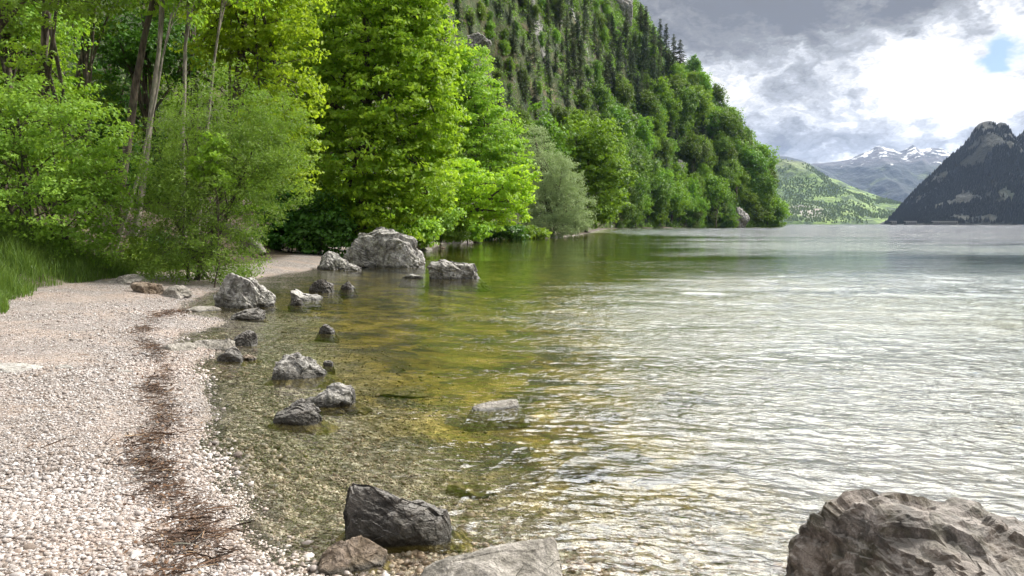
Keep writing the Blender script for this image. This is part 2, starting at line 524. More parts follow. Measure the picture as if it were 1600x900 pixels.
def ground_mat():
    m, t = new_mat('shore_ground')
    gp = t.n('ShaderNodeNewGeometry').outputs['Position']
    sp = t.sep(gp)
    x, y, z = sp[0], sp[1], sp[2]
    a_ = t.n('ShaderNodeAttribute', dict(attribute_name='sd')).outputs['Fac']
    wv = t.vmath('ADD', gp, t.vmath('MULTIPLY', t.noise(gp, 3.0, 2, out=1), (0.05, 0.05, 0.05)))
    flat = t.scale(wv, (1, 1, 0.3))
    vd = t.voro(flat, 42, 'F1', 'Distance')
    vc = t.voro(flat, 42, 'F1', 'Color')
    vcs = t.sep(vc)[0]
    vd2 = t.voro(flat, 17, 'F1', 'Distance')
    vc2 = t.sep(t.voro(flat, 17, 'F1', 'Color'))[0]
    peb = t.ramp(vcs, [(0.0, (0.09, 0.075, 0.065)), (0.25, (0.19, 0.165, 0.15)), (0.5, (0.27, 0.243, 0.23)), (0.75, (0.34, 0.32, 0.31)), (1, (0.48, 0.47, 0.46))])
    peb = t.mix(t.smooth(vd, 0.35, 0.75, 0.0, 0.8), peb, (0.13, 0.10, 0.08))
    peb = t.mix(0.6, peb, t.mix(1.0, peb, t.ramp(vc2, [(0, 0.45), (1, 1.5)]), 'MULTIPLY'))
    big = t.noise(gp, 0.55, 5, 0.6)
    dirt = t.smooth(t.math('ADD', big, t.math('MULTIPLY', t.noise(gp, 5.0, 4, 0.7), 0.25)), 0.55, 0.76)
    peb = t.mix(t.math('MULTIPLY', dirt, 0.5), peb, (0.34, 0.26, 0.205))
    # lake bed: stones, then olive algae over larger cobbles, then silt
    warp2 = t.vmath('ADD', gp, t.vmath('MULTIPLY', t.noise(gp, 0.9, 4, out=1), (1.3, 1.3, 1.3)))
    bedst = t.ramp(vc2, [(0, (0.19, 0.16, 0.10)), (0.4, (0.33, 0.29, 0.20)), (0.75, (0.46, 0.42, 0.31)), (1, (0.64, 0.60, 0.48))])
    bedst = t.mix(t.smooth(vd2, 0.35, 0.8, 0, 0.75), bedst, (0.08, 0.07, 0.03))
    cob = t.sep(t.voro(warp2, 2.1, 'F1', 'Color'))[1]
    alg = t.ramp(t.math('ADD', t.math('MULTIPLY', t.noise(warp2, 1.2, 6, 0.65), 0.75), t.math('MULTIPLY', cob, 0.25)),
                 [(0.36, (0.04, 0.034, 0.005)), (0.45, (0.13, 0.10, 0.010)), (0.55, (0.24, 0.18, 0.018)), (0.68, (0.42, 0.33, 0.07))])
    alg = t.mix(0.35, alg, t.mix(1.0, alg, t.mix(1.0, bedst, (3, 3, 3), 'MULTIPLY'), 'MULTIPLY'))
    dn = t.math('ADD', z, t.math('MULTIPLY_ADD', t.noise(gp, 0.8, 4), 0.12, -0.06))
    bed = t.mix(t.smooth(dn, -0.22, -0.08, 1, 0), bedst, alg)
    pale = t.math('MULTIPLY', t.smooth(t.math('SUBTRACT', x, t.math('MULTIPLY', y, 0.06)), 0.3, 2.6), t.math('SUBTRACT', 1.0, t.smooth(y, 15.0, 40.0)))
    bed = t.mix(t.math('MULTIPLY', pale, 0.92), bed, t.mix(0.6, t.mix(1.0, bedst, (0.75, 0.72, 0.72), 'MULTIPLY'), (0.24, 0.225, 0.195)))
    deep = t.smooth(z, -1.3, -0.65, 1, 0)
    bed = t.mix(deep, bed, t.mix(pale, (0.05, 0.085, 0.014), (0.09, 0.10, 0.085)))
    c = t.mix(t.smooth(z, -0.03, 0.015, 1, 0), peb, bed)
    # forest floor
    ff = t.ramp(t.noise(gp, 6, 6, 0.7), [(0.35, (0.02, 0.016, 0.010)), (0.55, (0.075, 0.05, 0.030)), (0.7, (0.12, 0.10, 0.05))])
    fm = t.smooth(t.math('ADD', a_, t.math('MULTIPLY_ADD', t.noise(gp, 1.3, 4), 2.4, -1.2)), 3.6, 4.4)
    fm = t.math('MULTIPLY', fm, t.smooth(y, 7, 11))
    fm2 = t.math('MULTIPLY', t.smooth(t.math('ADD', a_, t.math('MULTIPLY_ADD', t.noise(gp, 1.0, 4), 2.0, -1.0)), 2.2, 3.2), t.smooth(y, 26, 30))
    fm = t.math('MAXIMUM', fm, fm2)
    fm = t.math('MAXIMUM', fm, t.math('MULTIPLY', t.smooth(a_, 0.0, 0.3), t.smooth(y, 108, 118)))
    c = t.mix(fm, c, ff)
    wetb = t.math('MULTIPLY', t.smooth(z, 0.0, 0.035, 1, 0), t.smooth(z, -0.03, 0.0))
    c = t.mix(t.math('MULTIPLY', wetb, 0.55), c, (0.14, 0.11, 0.08))
    pb = t.n('ShaderNodeBsdfPrincipled', Base_Color=c, Roughness=0.85)
    bh = t.math('ADD', t.math('MULTIPLY', vd, -1.0), t.math('MULTIPLY', vd2, -0.6))
    t.set(pb.inputs['Normal'], t.bump(bh, 0.9, 0.018))
    finish(t, pb.outputs[0])
    return m


def hill_mat():
    m, t = new_mat('hillside_ground')
    geo = t.n('ShaderNodeNewGeometry')
    gp = geo.outputs['Position']
    wv = t.vmath('ADD', gp, t.vmath('MULTIPLY', t.noise(gp, 0.05, 4, out=1), (16, 16, 16)))
    n = t.noise(wv, 0.11, 8, 0.65)
    g = t.ramp(n, [(0.32, (0.020, 0.038, 0.010)), (0.48, (0.05, 0.075, 0.018)), (0.57, (0.08, 0.085, 0.03)), (0.66, (0.15, 0.12, 0.06))])
    rk = t.ramp(t.noise(t.scale(wv, (1, 1, 0.35)), 0.5, 8, 0.72), [(0.36, (0.06, 0.058, 0.052)), (0.5, (0.24, 0.235, 0.22)), (0.66, (0.46, 0.45, 0.43))])
    sl = t.sep(geo.outputs['Normal'])[2]
    rm = t.smooth(t.math('ADD', t.noise(t.scale(wv, (1, 1, .7)), 0.045, 9, 0.72), t.math('MULTIPLY', sl, -0.12)), 0.535, 0.575)
    c = t.mix(rm, g, rk)
    pb = t.n('ShaderNodeBsdfPrincipled', Base_Color=c, Roughness=0.95)
    t.set(pb.inputs['Normal'], t.bump(t.noise(wv, 0.8, 7, 0.7), 1.0, 1.2))
    finish(t, pb.outputs[0])
    return m


M['ground'] = ground_mat()
M['hill'] = hill_mat()

# ------------------------------------------------------------------ ground and lake bed: one sheet
phi = np.concatenate([np.linspace(-180, -58, 50, endpoint=False), np.linspace(-58, 50, 620, endpoint=False), np.linspace(50, 180, 50)])
rr = np.concatenate([[0.02, 0.6, 1.2], np.geomspace(1.8, 70, 430), np.geomspace(74, 9500, 90)])
PH, RR = np.meshgrid(np.radians(phi), rr)
gx, gy = (RR * np.sin(PH)).ravel(), (RR * np.cos(PH)).ravel()
gsd = shore_sd(gx, gy)
gz = terrain(gx, gy, gsd)
gz = np.where(np.hypot(gx, gy) > 2200, np.where(gsd > 0, 1.0, gz), gz)
ground = link('ground', mk_mesh('ground', np.stack([gx, gy, gz], 1), grid_faces(len(rr), len(phi)), attrs={'sd': gsd}, smooth=True), M['ground'])
tag(ground, kind='structure')

# ------------------------------------------------------------------ hillside terrain
hp = np.concatenate([np.linspace(-2600, 400, 90, endpoint=False), np.linspace(400, 1235, 420)])
hs = np.concatenate([np.linspace(-0.03, 1.0, 230), np.linspace(1.02, 1.5, 20)])
HPX, HS = np.meshgrid(hp, hs)
t0_, t1_ = interp(HPX, HF), interp(HPX, HR)
HYY = t0_ + HS * np.maximum(t1_ - t0_, 2)
hz = hill_z(HPX.ravel(), HYY.ravel())
hx = ((HPX - 800) / F * HYY).ravel()
hill = link('hillside', mk_mesh('hillside', np.stack([hx, HYY.ravel(), hz], 1), grid_faces(len(hs), len(hp)), smooth=True), M['hill'])
tag(hill, kind='structure')


def hill_hit(px, py):
    """where the line of photo pixel (px, py) meets the hillside"""
    r = ray(px, py)
    a, b = interp(px, HF), interp(px, HR) * 1.02
    Y = np.linspace(a, b, 500)
    d = H + r[2] * Y - hill_z(np.full(500, float(800 + F * r[0])), Y)
    k = np.where(d < 0)[0]
    if len(k) == 0:
        return None
    Yh = Y[k[0]]
    return np.array([r[0] * Yh, Yh, H + r[2] * Yh])


def land_z(x, y):
    px = 800 + F * x / y
    return max(tz(x, y), float(hill_z(np.array([px]), np.array([y]))[0]))


# ------------------------------------------------------------------ lake
def water_mat():
    m, t = new_mat('lake_water')
    gp = t.n('ShaderNodeNewGeometry').outputs['Position']
    sp = t.sep(gp)
    x, y = sp[0], sp[1]
    rot = t.n('ShaderNodeVectorRotate', dict(rotation_type='Z_AXIS'))
    t.set(rot.inputs['Vector'], gp)
    rot.inputs['Angle'].default_value = math.radians(15)
    g2 = rot.outputs[0]
    streak = t.noise(t.scale(gp, (0.06, 0.30, 1)), 1.0, 5, 0.7)
    far_streak = t.noise(t.scale(gp, (0.007, 0.05, 1)), 1.0, 6, 0.75)
    # calm band in the middle distance, ruffled in front and far out
    calm = t.math('MULTIPLY', t.smooth(y, 22, 32), t.math('SUBTRACT', 1.0, t.smooth(y, 40, 58)))
    ratio = t.math('DIVIDE', x, t.math('MAXIMUM', y, 1.0))
    calm2 = t.math('MULTIPLY', t.math('MULTIPLY', t.smooth(y, 17, 28), t.math('SUBTRACT', 1.0, t.smooth(y, 100, 190))), t.math('SUBTRACT', 1.0, t.smooth(ratio, 0.16, 0.32)))
    calm = t.math('MAXIMUM', calm, calm2)
    calm = t.math('MULTIPLY', calm, t.smooth(streak, 0.36, 0.60, 0.55, 1.0))
    lee = t.math('SUBTRACT', 1.0, t.smooth(t.math('SUBTRACT', x, t.math('MULTIPLY', y, 0.02)), -3.5, 2.8))
    amp = t.math('SUBTRACT', 1.0, t.math('MULTIPLY', calm, 0.86))
    amp = t.math('MULTIPLY', amp, t.math('SUBTRACT', 1.0, t.math('MULTIPLY', lee, 0.55)))
    amp = t.math('MULTIPLY', amp, t.math('MULTIPLY', t.smooth(far_streak, 0.42, 0.58, 0.30, 1.2), t.smooth(streak, 0.38, 0.60, 0.55, 1.15)))
    r1 = t.noise(t.scale(g2, (4.6, 9.0, 1)), 1.0, 3, 0.5, 0.5)
    r2 = t.noise(t.scale(g2, (10.0, 19.0, 1)), 1.0, 3, 0.5, 0.3)
    r3 = t.noise(t.scale(gp, (0.5, 1.6, 1)), 1.0, 4, 0.6, 0.2)
    hh = t.math('ADD', t.math('MULTIPLY', r1, 0.062), t.math('MULTIPLY', r2, 0.020))
    farw = t.smooth(y, 60, 200)
    hh = t.math('ADD', hh, t.math('MULTIPLY', t.math('MULTIPLY', r3, 0.20), farw))
    r4 = t.noise(t.scale(g2, (0.16, 0.42, 1)), 1.0, 3, 0.55, 0.2)
    hh = t.math('ADD', hh, t.math('MULTIPLY', t.math('MULTIPLY', r4, 0.30), t.smooth(y, 42, 90)))
    hh = t.math('MULTIPLY', hh, amp)
    bn = t.n('ShaderNodeBump')
    bn.inputs['Strength'].default_value = 1.0
    bn.inputs['Distance'].default_value = 1.0
    t.set(bn.inputs['Height'], hh)
    nrm = bn.outputs[0]
    fr = t.n('ShaderNodeFresnel', IOR=1.36)
    t.set(fr.inputs['Normal'], nrm)
    gl = t.n('ShaderNodeBsdfGlossy', Roughness=0.03)
    t.set(gl.inputs['Roughness'], t.smooth(y, 60, 400, 0.03, 0.09))
    gl.inputs['Color'].default_value = (0.97, 0.985, 1, 1)
    t.set(gl.inputs['Normal'], nrm)
    tp = t.n('ShaderNodeBsdfTransparent')
    mx = t.n('ShaderNodeMixShader')
    t.set(mx.inputs[0], fr.outputs[0])
    t.set(mx.inputs[1], tp.outputs[0]); t.set(mx.inputs[2], gl.outputs[0])
    va = t.n('ShaderNodeVolumeAbsorption')
    va.inputs['Color'].default_value = (0.70, 0.86, 0.25, 1)
    va.inputs['Density'].default_value = 0.13
    finish(t, mx.outputs[0], va.outputs[0])
    return m


def wave_h(x, y):
    r = np.hypot(x, y)
    a = math.radians(15)
    u, v = x * math.cos(a) - y * math.sin(a), x * math.sin(a) + y * math.cos(a)
    wu = u + 0.35 * fbm(xy1(x, y, 0.8), 3, 71)
    wv_ = v + 0.22 * fbm(xy1(x, y, 1.1, 3.3), 3, 77)
    n1 = fbm(np.stack([wu * 3.9, wv_ * 6.6, np.zeros_like(x)], 1), 3, 81, ridged=True)
    n2 = fbm(np.stack([wu * 1.6, wv_ * 2.7, np.zeros_like(x)], 1), 2, 91)
    n3 = fbm(np.stack([wu * 0.62, wv_ * 1.25, np.full_like(x, 4.0)], 1), 3, 95)
    lee = 1 - ss(x - 0.02 * y, -4.0, 2.5)
    am = (1 - 0.62 * lee) * (1 - 0.8 * ss(y, 20, 38))
    return (0.0115 * n1 + 0.0125 * n2) * am * (1 - ss(r, 40, 70)) + 0.050 * n3 * ss(y, 8, 18) * (1 - 0.88 * ss(y, 24, 36)) * (1 - .7 * lee) * (1 - .75 * ss(y, 17, 27) * (1 - ss(x / np.maximum(y, 1), .14, .30))) * (1 - ss(r, 40, 60))


wphi = np.concatenate([np.linspace(-70, -32, 60, endpoint=False), np.linspace(-32, 46, 780, endpoint=False), np.linspace(46, 125, 70)])
wr = np.concatenate([np.geomspace(1.5, 45, 780), np.geomspace(46, 9000, 90)])
WP, WR = np.meshgrid(np.radians(wphi), wr)
wx, wy = (WR * np.sin(WP)).ravel(), (WR * np.cos(WP)).ravel()
wz = wave_h(wx, wy)
nr_, nc_ = len(wr), len(wphi)
top = np.stack([wx, wy, wz], 1)
qf = grid_faces(nr_, nc_)
# close it into a body of water: rim wall and a bottom far below the bed
idx = np.arange(nr_ * nc_).reshape(nr_, nc_)
rim = np.concatenate([idx[0, :], idx[1:, -1], idx[-1, -2::-1], idx[-2:0:-1, 0]])
low = top[rim].copy(); low[:, 2] = -30
nb = len(top)
li = nb + np.arange(len(rim))
side = np.stack([rim, np.roll(rim, -1), np.roll(li, -1), li], 1)
cen = np.array([[0.5, 40.0, -30.0]])
fan = np.stack([li, np.roll(li, -1), np.full(len(li), nb + len(rim))], 1)[:, ::-1]
lake = link('lake_water', mk_mesh('lake_water', np.concatenate([top, low, cen]), np.concatenate([qf, side[:, ::-1]]), fan, smooth=True), water_mat())
tag(lake, kind='structure')

# ------------------------------------------------------------------ far mountains
def mountain(name, outline, Yc, Yf, seed, mat, rel, cols=340, rows=110, back=0.5, power=1.2, spur=1.0, hs_=1.0):
    """a ridge whose skyline follows outline (px, py), rising from the shore at depth Yf to the crest at depth Yc"""
    px = np.linspace(outline[0][0], outline[-1][0], cols)
    yr = interp(px, outline)
    s = np.concatenate([np.linspace(0, 1, rows), np.linspace(1.03, 1.0 + back, 14)])
    PX, S = np.meshgrid(px, s)
    Y = Yf + (Yc - Yf) * S
    zr = np.maximum((350 - np.tile(yr, (len(s), 1))) / F * Yc, -20)
    g = np.where(S < 1, np.clip(S, 0, 1) ** power, 1 - 0.9 * (S - 1) / back)
    X = (PX - 800) / F * (Yc + (Y - Yc) * 0.75)
    sc = rel * 6.0
    p = np.stack([X.ravel() / sc, Y.ravel() / sc * 0.6, np.zeros(X.size)], 1)
    p[:, 0] += 0.5 * fbm(p * 0.7, 3, seed + 5)
    n = fbm(p, 6, seed, 0.52, ridged=True).reshape(X.shape)
    n2 = fbm(p * 5.0, 4, seed + 9).reshape(X.shape)
    env = np.clip(1 - np.abs(S - 0.5) * 1.75, 0.0, 1) ** 0.7 * np.clip(zr / (rel * 2), 0, 1)
    crest = np.clip(1 - np.abs(S - 1) * 3, 0, 1) * np.clip(zr / (rel * 2), 0, 1)
    Z = zr * g + rel * spur * (n - 0.15) * env + rel * 0.22 * n2 * (env + 0.12 * crest)
    Z = np.where(S <= 0.001, -3, Z)
    o = link(name, mk_mesh(name, np.stack([X.ravel(), Y.ravel(), Z.ravel()], 1), grid_faces(len(s), cols), attrs={'h': (Z / np.maximum(zr.max(), 1)).ravel() * hs_}, smooth=True), mat)
    tag(o, kind='structure')
    return o, X, Y, Z


def mtn_mat(kind):
    m, t = new_mat('mountain_' + kind)
    geo = t.n('ShaderNodeNewGeometry')
    gp = geo.outputs['Position']
    nz = t.sep(geo.outputs['Normal'])[2]
    h = t.n('ShaderNodeAttribute', dict(attribute_name='h')).outputs['Fac']
    if kind == 'dark':
        wv = t.vmath('ADD', gp, t.vmath('MULTIPLY', t.noise(gp, 0.008, 4, out=1), (60, 60, 60)))
        n = t.noise(wv, 0.018, 9, 0.7)
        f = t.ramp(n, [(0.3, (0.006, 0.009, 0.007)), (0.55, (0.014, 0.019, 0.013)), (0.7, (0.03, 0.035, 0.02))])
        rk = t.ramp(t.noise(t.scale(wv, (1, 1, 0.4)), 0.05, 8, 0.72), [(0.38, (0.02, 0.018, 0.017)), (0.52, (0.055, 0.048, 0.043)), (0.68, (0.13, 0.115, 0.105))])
        rm = t.math('ADD', t.math('MULTIPLY_ADD', n, 0.9, -0.45), t.smooth(h, 0.30, 0.95, -0.40, 0.34))
        c = t.mix(t.smooth(rm, 0.12, 0.34), f, rk)
        lowg = t.math('MULTIPLY', t.smooth(h, 0.06, 0.30, 1, 0), t.smooth(t.sep(gp)[0], 1130, 1240))
        c = t.mix(t.math('MULTIPLY', lowg, 0.8), c, (0.05, 0.12, 0.02))
        bs, bd = 0.06, 9
    elif kind == 'green':
        wv = t.vmath('ADD', gp, t.vmath('MULTIPLY', t.noise(gp, 0.004, 4, out=1), (130, 130, 130)))
        n = t.noise(wv, 0.0085, 9, 0.68)
        c = t.ramp(n, [(0.34, (0.030, 0.060, 0.02)), (0.47, (0.075, 0.125, 0.03)), (0.53, (0.17, 0.27, 0.05)), (0.62, (0.27, 0.37, 0.085)), (0.75, (0.30, 0.30, 0.14))])
        c = t.mix(t.smooth(h, 0.62, 0.95, 0, 0.55), c, (0.12, 0.12, 0.06))
        tr = t.voro(gp, 0.045, 'F1', 'Distance')
        c = t.mix(t.smooth(tr, 0.3, 0.7, 0.0, 0.35), c, (0.02, 0.04, 0.015))
        # the quarried pale rock face above the shore
        q = Vector(P(1256, 331, 3150))
        qd = t.vmath('DISTANCE', t.scale(gp, (1, 0.3, 2.2)), (q.x, q.y * 0.3, q.z * 2.2))
        qn = t.noise(t.scale(wv, (1, 1, 3)), 0.02, 7, 0.75)
        qm = t.smooth(t.math('ADD', qd, t.math('MULTIPLY_ADD', qn, 130, -65)), 55, 100, 1, 0)
        c = t.mix(t.math('MULTIPLY', qm, t.smooth(qn, 0.40, 0.55)), c, (0.36, 0.33, 0.27))
        bs, bd = 0.03, 14
    else:
        wv = t.vmath('ADD', gp, t.vmath('MULTIPLY', t.noise(gp, 0.002, 4, out=1), (260, 260, 260)))
        n = t.noise(wv, 0.004, 9, 0.7)
        f = t.ramp(n, [(0.35, (0.004, 0.010, 0.012)), (0.55, (0.010, 0.020, 0.016)), (0.70, (0.10, 0.13, 0.05))])
        rk = t.ramp(n, [(0.4, (0.03, 0.035, 0.04)), (0.6, (0.10, 0.10, 0.11))])
        c = t.mix(t.smooth(h, 0.62, 0.78), f, rk)
        sn = t.noise(wv, 0.007, 8, 0.72)
        sm = t.math('ADD', t.math('MULTIPLY_ADD', sn, 2.6, -1.3), t.smooth(h, 0.55, 1.0, -0.60, -0.08))
        sm = t.math('ADD', sm, t.smooth(nz, 0.3, 0.9, -0.1, 0.12))
        c = t.mix(t.smooth(sm, -0.03, 0.07), c, (0.86, 0.88, 0.90))
        bs, bd = 0.012, 30
    pb = t.n('ShaderNodeBsdfPrincipled', Base_Color=c, Roughness=0.95)
    t.set(pb.inputs['Normal'], t.bump(t.noise(wv, bs, 8, 0.7), 1.0, bd))
    finish(t, pb.outputs[0])
    return m


DARK = [(1330, 352), (1372, 351), (1380, 348), (1405, 322), (1430, 295), (1455, 270), (1479, 245), (1496, 229), (1504, 219), (1511, 203), (1518, 194), (1527, 191),
        (1538, 191), (1544, 197), (1551, 192), (1560, 193), (1567, 204), (1571, 213), (1578, 214), (1590, 205), (1602, 197), (1640, 172), (1700, 140), (1790, 150), (1950, 210), (2200, 330)]
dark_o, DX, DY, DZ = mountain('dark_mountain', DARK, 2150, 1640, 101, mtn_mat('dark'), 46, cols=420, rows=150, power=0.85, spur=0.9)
GREEN = [(1020, 290), (1120, 262), (1190, 254), (1217, 251), (1240, 253), (1257, 256), (1271, 267), (1294, 279), (1333, 295), (1372, 311), (1399, 320), (1430, 336), (1460, 349), (1480, 352)]
green_o, GX, GY, GZ = mountain('green_mountain', GREEN, 4100, 2950, 131, mtn_mat('green'), 70, cols=360, rows=140, power=1.05, spur=1.0)
mt_far = mtn_mat('snow')
SNOW = [(1120, 300), (1230, 272), (1267, 258), (1285, 256), (1300, 255), (1318, 252), (1333, 246), (1345, 241), (1353, 238), (1362, 233), (1369, 232), (1378, 236), (1388, 236), (1397, 240), (1403, 239),
        (1411, 235), (1419, 230), (1425, 235), (1432, 238), (1446, 234), (1456, 236), (1465, 236), (1477, 243), (1510, 262), (1600, 275), (1750, 300)]
mountain('snowy_mountain', SNOW, 8200, 5200, 151, mt_far, 150, cols=420, rows=130, power=1.25)
BLUE = [(1100, 290), (1180, 256), (1199, 250), (1206, 247), (1215, 247), (1226, 248), (1240, 252), (1270, 262), (1330, 290)]
mountain('distant_peak', BLUE, 7600, 5000, 171, mt_far, 110, cols=160, rows=70, power=1.2, hs_=0.66)

# ------------------------------------------------------------------ woods on the far slopes: thousands of crowns, one mass each
def cone_mass(name, X, Y, Z, n, hgt, wid, mat, seed, cond):
    r = np.random.default_rng(seed)
    fi = r.uniform(2, X.shape[0] - 16, n); fj = r.uniform(1, X.shape[1] - 2, n)
    i, j = fi.astype(int), fj.astype(int)
    a, b = fi - i, fj - j
    def bl(A):
        return (A[i, j] * (1 - a) * (1 - b) + A[i + 1, j] * a * (1 - b) + A[i, j + 1] * (1 - a) * b + A[i + 1, j + 1] * a * b)
    x, y, z = bl(X), bl(Y), bl(Z)
    k = cond(x, y, z, r)
    x, y, z = x[k], y[k], z[k]
    n = len(x)
    hh = hgt * r.uniform(0.6, 1.25, n); ww = wid * r.uniform(0.7, 1.3, n)
    base = np.stack([x, y, z - hh * 0.15], 1)
    V = [base + np.stack([np.cos(q) * ww, np.sin(q) * ww, np.zeros(n)], 1) for q in (0.3, 1.87, 3.44, 5.01)]
    V.append(base + np.stack([r.normal(0, .1, n) * ww, np.zeros(n), hh], 1))
    V = np.stack(V, 1)
    o5 = np.arange(n)[:, None] * 5
    T = np.concatenate([o5 + np.array([[0, 1, 4]]), o5 + np.array([[1, 2, 4]]), o5 + np.array([[2, 3, 4]]), o5 + np.array([[3, 0, 4]])])
    o = link(name, mk_mesh(name, V.reshape(-1, 3), None, T, attrs={'v': np.repeat(r.random(n), 5)}), mat)
    return o


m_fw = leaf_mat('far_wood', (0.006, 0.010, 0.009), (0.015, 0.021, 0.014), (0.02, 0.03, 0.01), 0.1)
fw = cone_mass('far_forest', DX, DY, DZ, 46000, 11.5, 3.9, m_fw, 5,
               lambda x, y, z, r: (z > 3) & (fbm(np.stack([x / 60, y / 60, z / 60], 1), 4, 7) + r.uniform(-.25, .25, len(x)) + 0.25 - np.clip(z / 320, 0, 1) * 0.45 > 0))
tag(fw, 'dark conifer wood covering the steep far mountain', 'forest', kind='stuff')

m_gw = leaf_mat('far_green_wood', (0.08, 0.135, 0.025), (0.17, 0.26, 0.045), (0.15, 0.25, 0.03), 0.2)
gw = cone_mass('far_green_forest', GX, GY, GZ, 17000, 11, 6, m_gw, 6,
               lambda x, y, z, r: (z > 3) & (fbm(np.stack([x / 150, y / 150, z / 90], 1), 4, 17) + r.uniform(-.22, .22, len(x)) > 0.06))
tag(gw, 'patches of mixed wood between the meadows of the green mountain', 'forest', kind='stuff')

# ------------------------------------------------------------------ haze
m, t = new_mat('haze')
pv = t.n('ShaderNodeVolumePrincipled')
pv.inputs['Color'].default_value = (0.42, 0.60, 0.98, 1)
pv.inputs['Density'].default_value = 2.7e-5
pv.inputs['Anisotropy'].default_value = 0.2
finish(t, None, pv.outputs[0])
bm = bmesh.new()
bmesh.ops.create_cube(bm, size=1.0)
for v in bm.verts:
    v.co = (v.co.x * 24000, v.co.y * 24000, (v.co.z + 0.5) * 1231 - 31.5)
me = bpy.data.meshes.new('haze'); bm.to_mesh(me); bm.free()
tag(link('haze', me, m), 'thin blue haze over the lake and the far mountains', 'haze', kind='stuff')

# ------------------------------------------------------------------ rocks
_ico = {}


def ico(sub):
    if sub not in _ico:
        b = bmesh.new()
        bmesh.ops.create_icosphere(b, subdivisions=sub, radius=1.0)
        b.verts.ensure_lookup_table()
        V = np.array([v.co[:] for v in b.verts]); T = np.array([[v.index for v in f.verts] for f in b.faces])
        b.free()
        _ico[sub] = (V, T)
    return _ico[sub]


def rock_shape(seed, sub=5, nplanes=13, rough=1.0, strata=0.0, prof=None):
    D, T = ico(sub)
    r = np.random.default_rng(seed)
    n = r.normal(size=(nplanes, 3)); n /= np.linalg.norm(n, axis=1)[:, None]
    d = r.uniform(0.62, 1.0, nplanes)
    q = D @ n.T
    rad = np.where(q > 0.08, d[None, :] / np.maximum(q, 0.08), 9)
    rad = np.minimum(rad, 1.25)
    k = 34.0
    rad = -np.log(np.exp(-k * rad).sum(1) + math.exp(-k * 1.2)) / k
    V = D * rad[:, None]
    off = seed * 3.7
    V = V + D * (0.08 * fbm(V * 1.5 + off, 2, seed))[:, None]

    def norm(V):
        lo, hi = V.min(0), V.max(0)
        return (V - (lo + hi) / 2) / ((hi - lo) / 2)
    V = norm(V)
    if prof is not None:
        V[:, 0] = 1.5 * V[:, 0] - 0.5 * V[:, 0] ** 3
        u = np.clip(((V[:, 0] + 1) / 2 * 40).astype(int), 0, 40)
        mz = np.array([V[u == k_, 2].max() if (u == k_).any() else 0.2 for k_ in range(41)])
        mz = np.maximum(mz, 0.3)
        mzs = np.convolve(np.pad(mz, 3, mode='edge'), np.ones(7) / 7, 'valid')
        pu = interp((V[:, 0] + 1) / 2, prof)
        ratio = np.minimum(pu / np.interp((V[:, 0] + 1) / 2 * 40, np.arange(41), mzs), 2.4)
        up = V[:, 2] > 0
        V[up, 2] *= ratio[up]
    a1 = fbm(V * 2.3 + off, 5, seed + 3, 0.6, ridged=True)
    b1 = fbm(V * [5, 5, 9] + off + 2.5 * V[:, ::-1] * 0.4, 4, seed + 4, 0.6, ridged=True)
    c1 = fbm(V * 17 + off, 3, seed + 6, 0.6)
    disp = rough * (0.030 * a1 + 0.018 * b1 + 0.009 * c1)
    Wp = V + 0.10 * np.stack([fbm(V * 2.5 + off + q_, 3, seed + 20 + q_) for q_ in range(3)], 1)
    for K, am_, lim in ((14, 0.24, .055), (60, 0.22, .030), (260, 0.22, .016)) + (((1100, .22, .008),) if sub > 6 else ()):
        S = unit3(r.normal(size=(K, 3))) * r.uniform(.7, 1.15, (K, 1))
        gk = r.normal(0, am_, (K, 3)); ok = r.normal(0, lim * .35, K)
        best = np.full(len(V), 1e9); bi = np.zeros(len(V), int)
        for k_ in range(K):
            d2 = ((Wp - S[k_]) ** 2).sum(1)
            m_ = d2 < best
            best[m_] = d2[m_]; bi[m_] = k_
        disp += rough * np.clip(((V - S[bi]) * gk[bi]).sum(1) + ok[bi], -lim, lim)
    if strata:
        ph = V[:, 2] * 5 + V[:, 0] * 3.2 + 1.1 * fbm(V * 1.6 + off, 3, seed + 8)
        disp += strata * (np.abs((ph % 1.0) - 0.5) - 0.25)
    V = V + unit3(V) * disp[:, None]
    if prof is None:
        V = norm(V)
    return V, T


def unit3(v):
    return v / (np.linalg.norm(v, axis=-1, keepdims=True) + 1e-9)


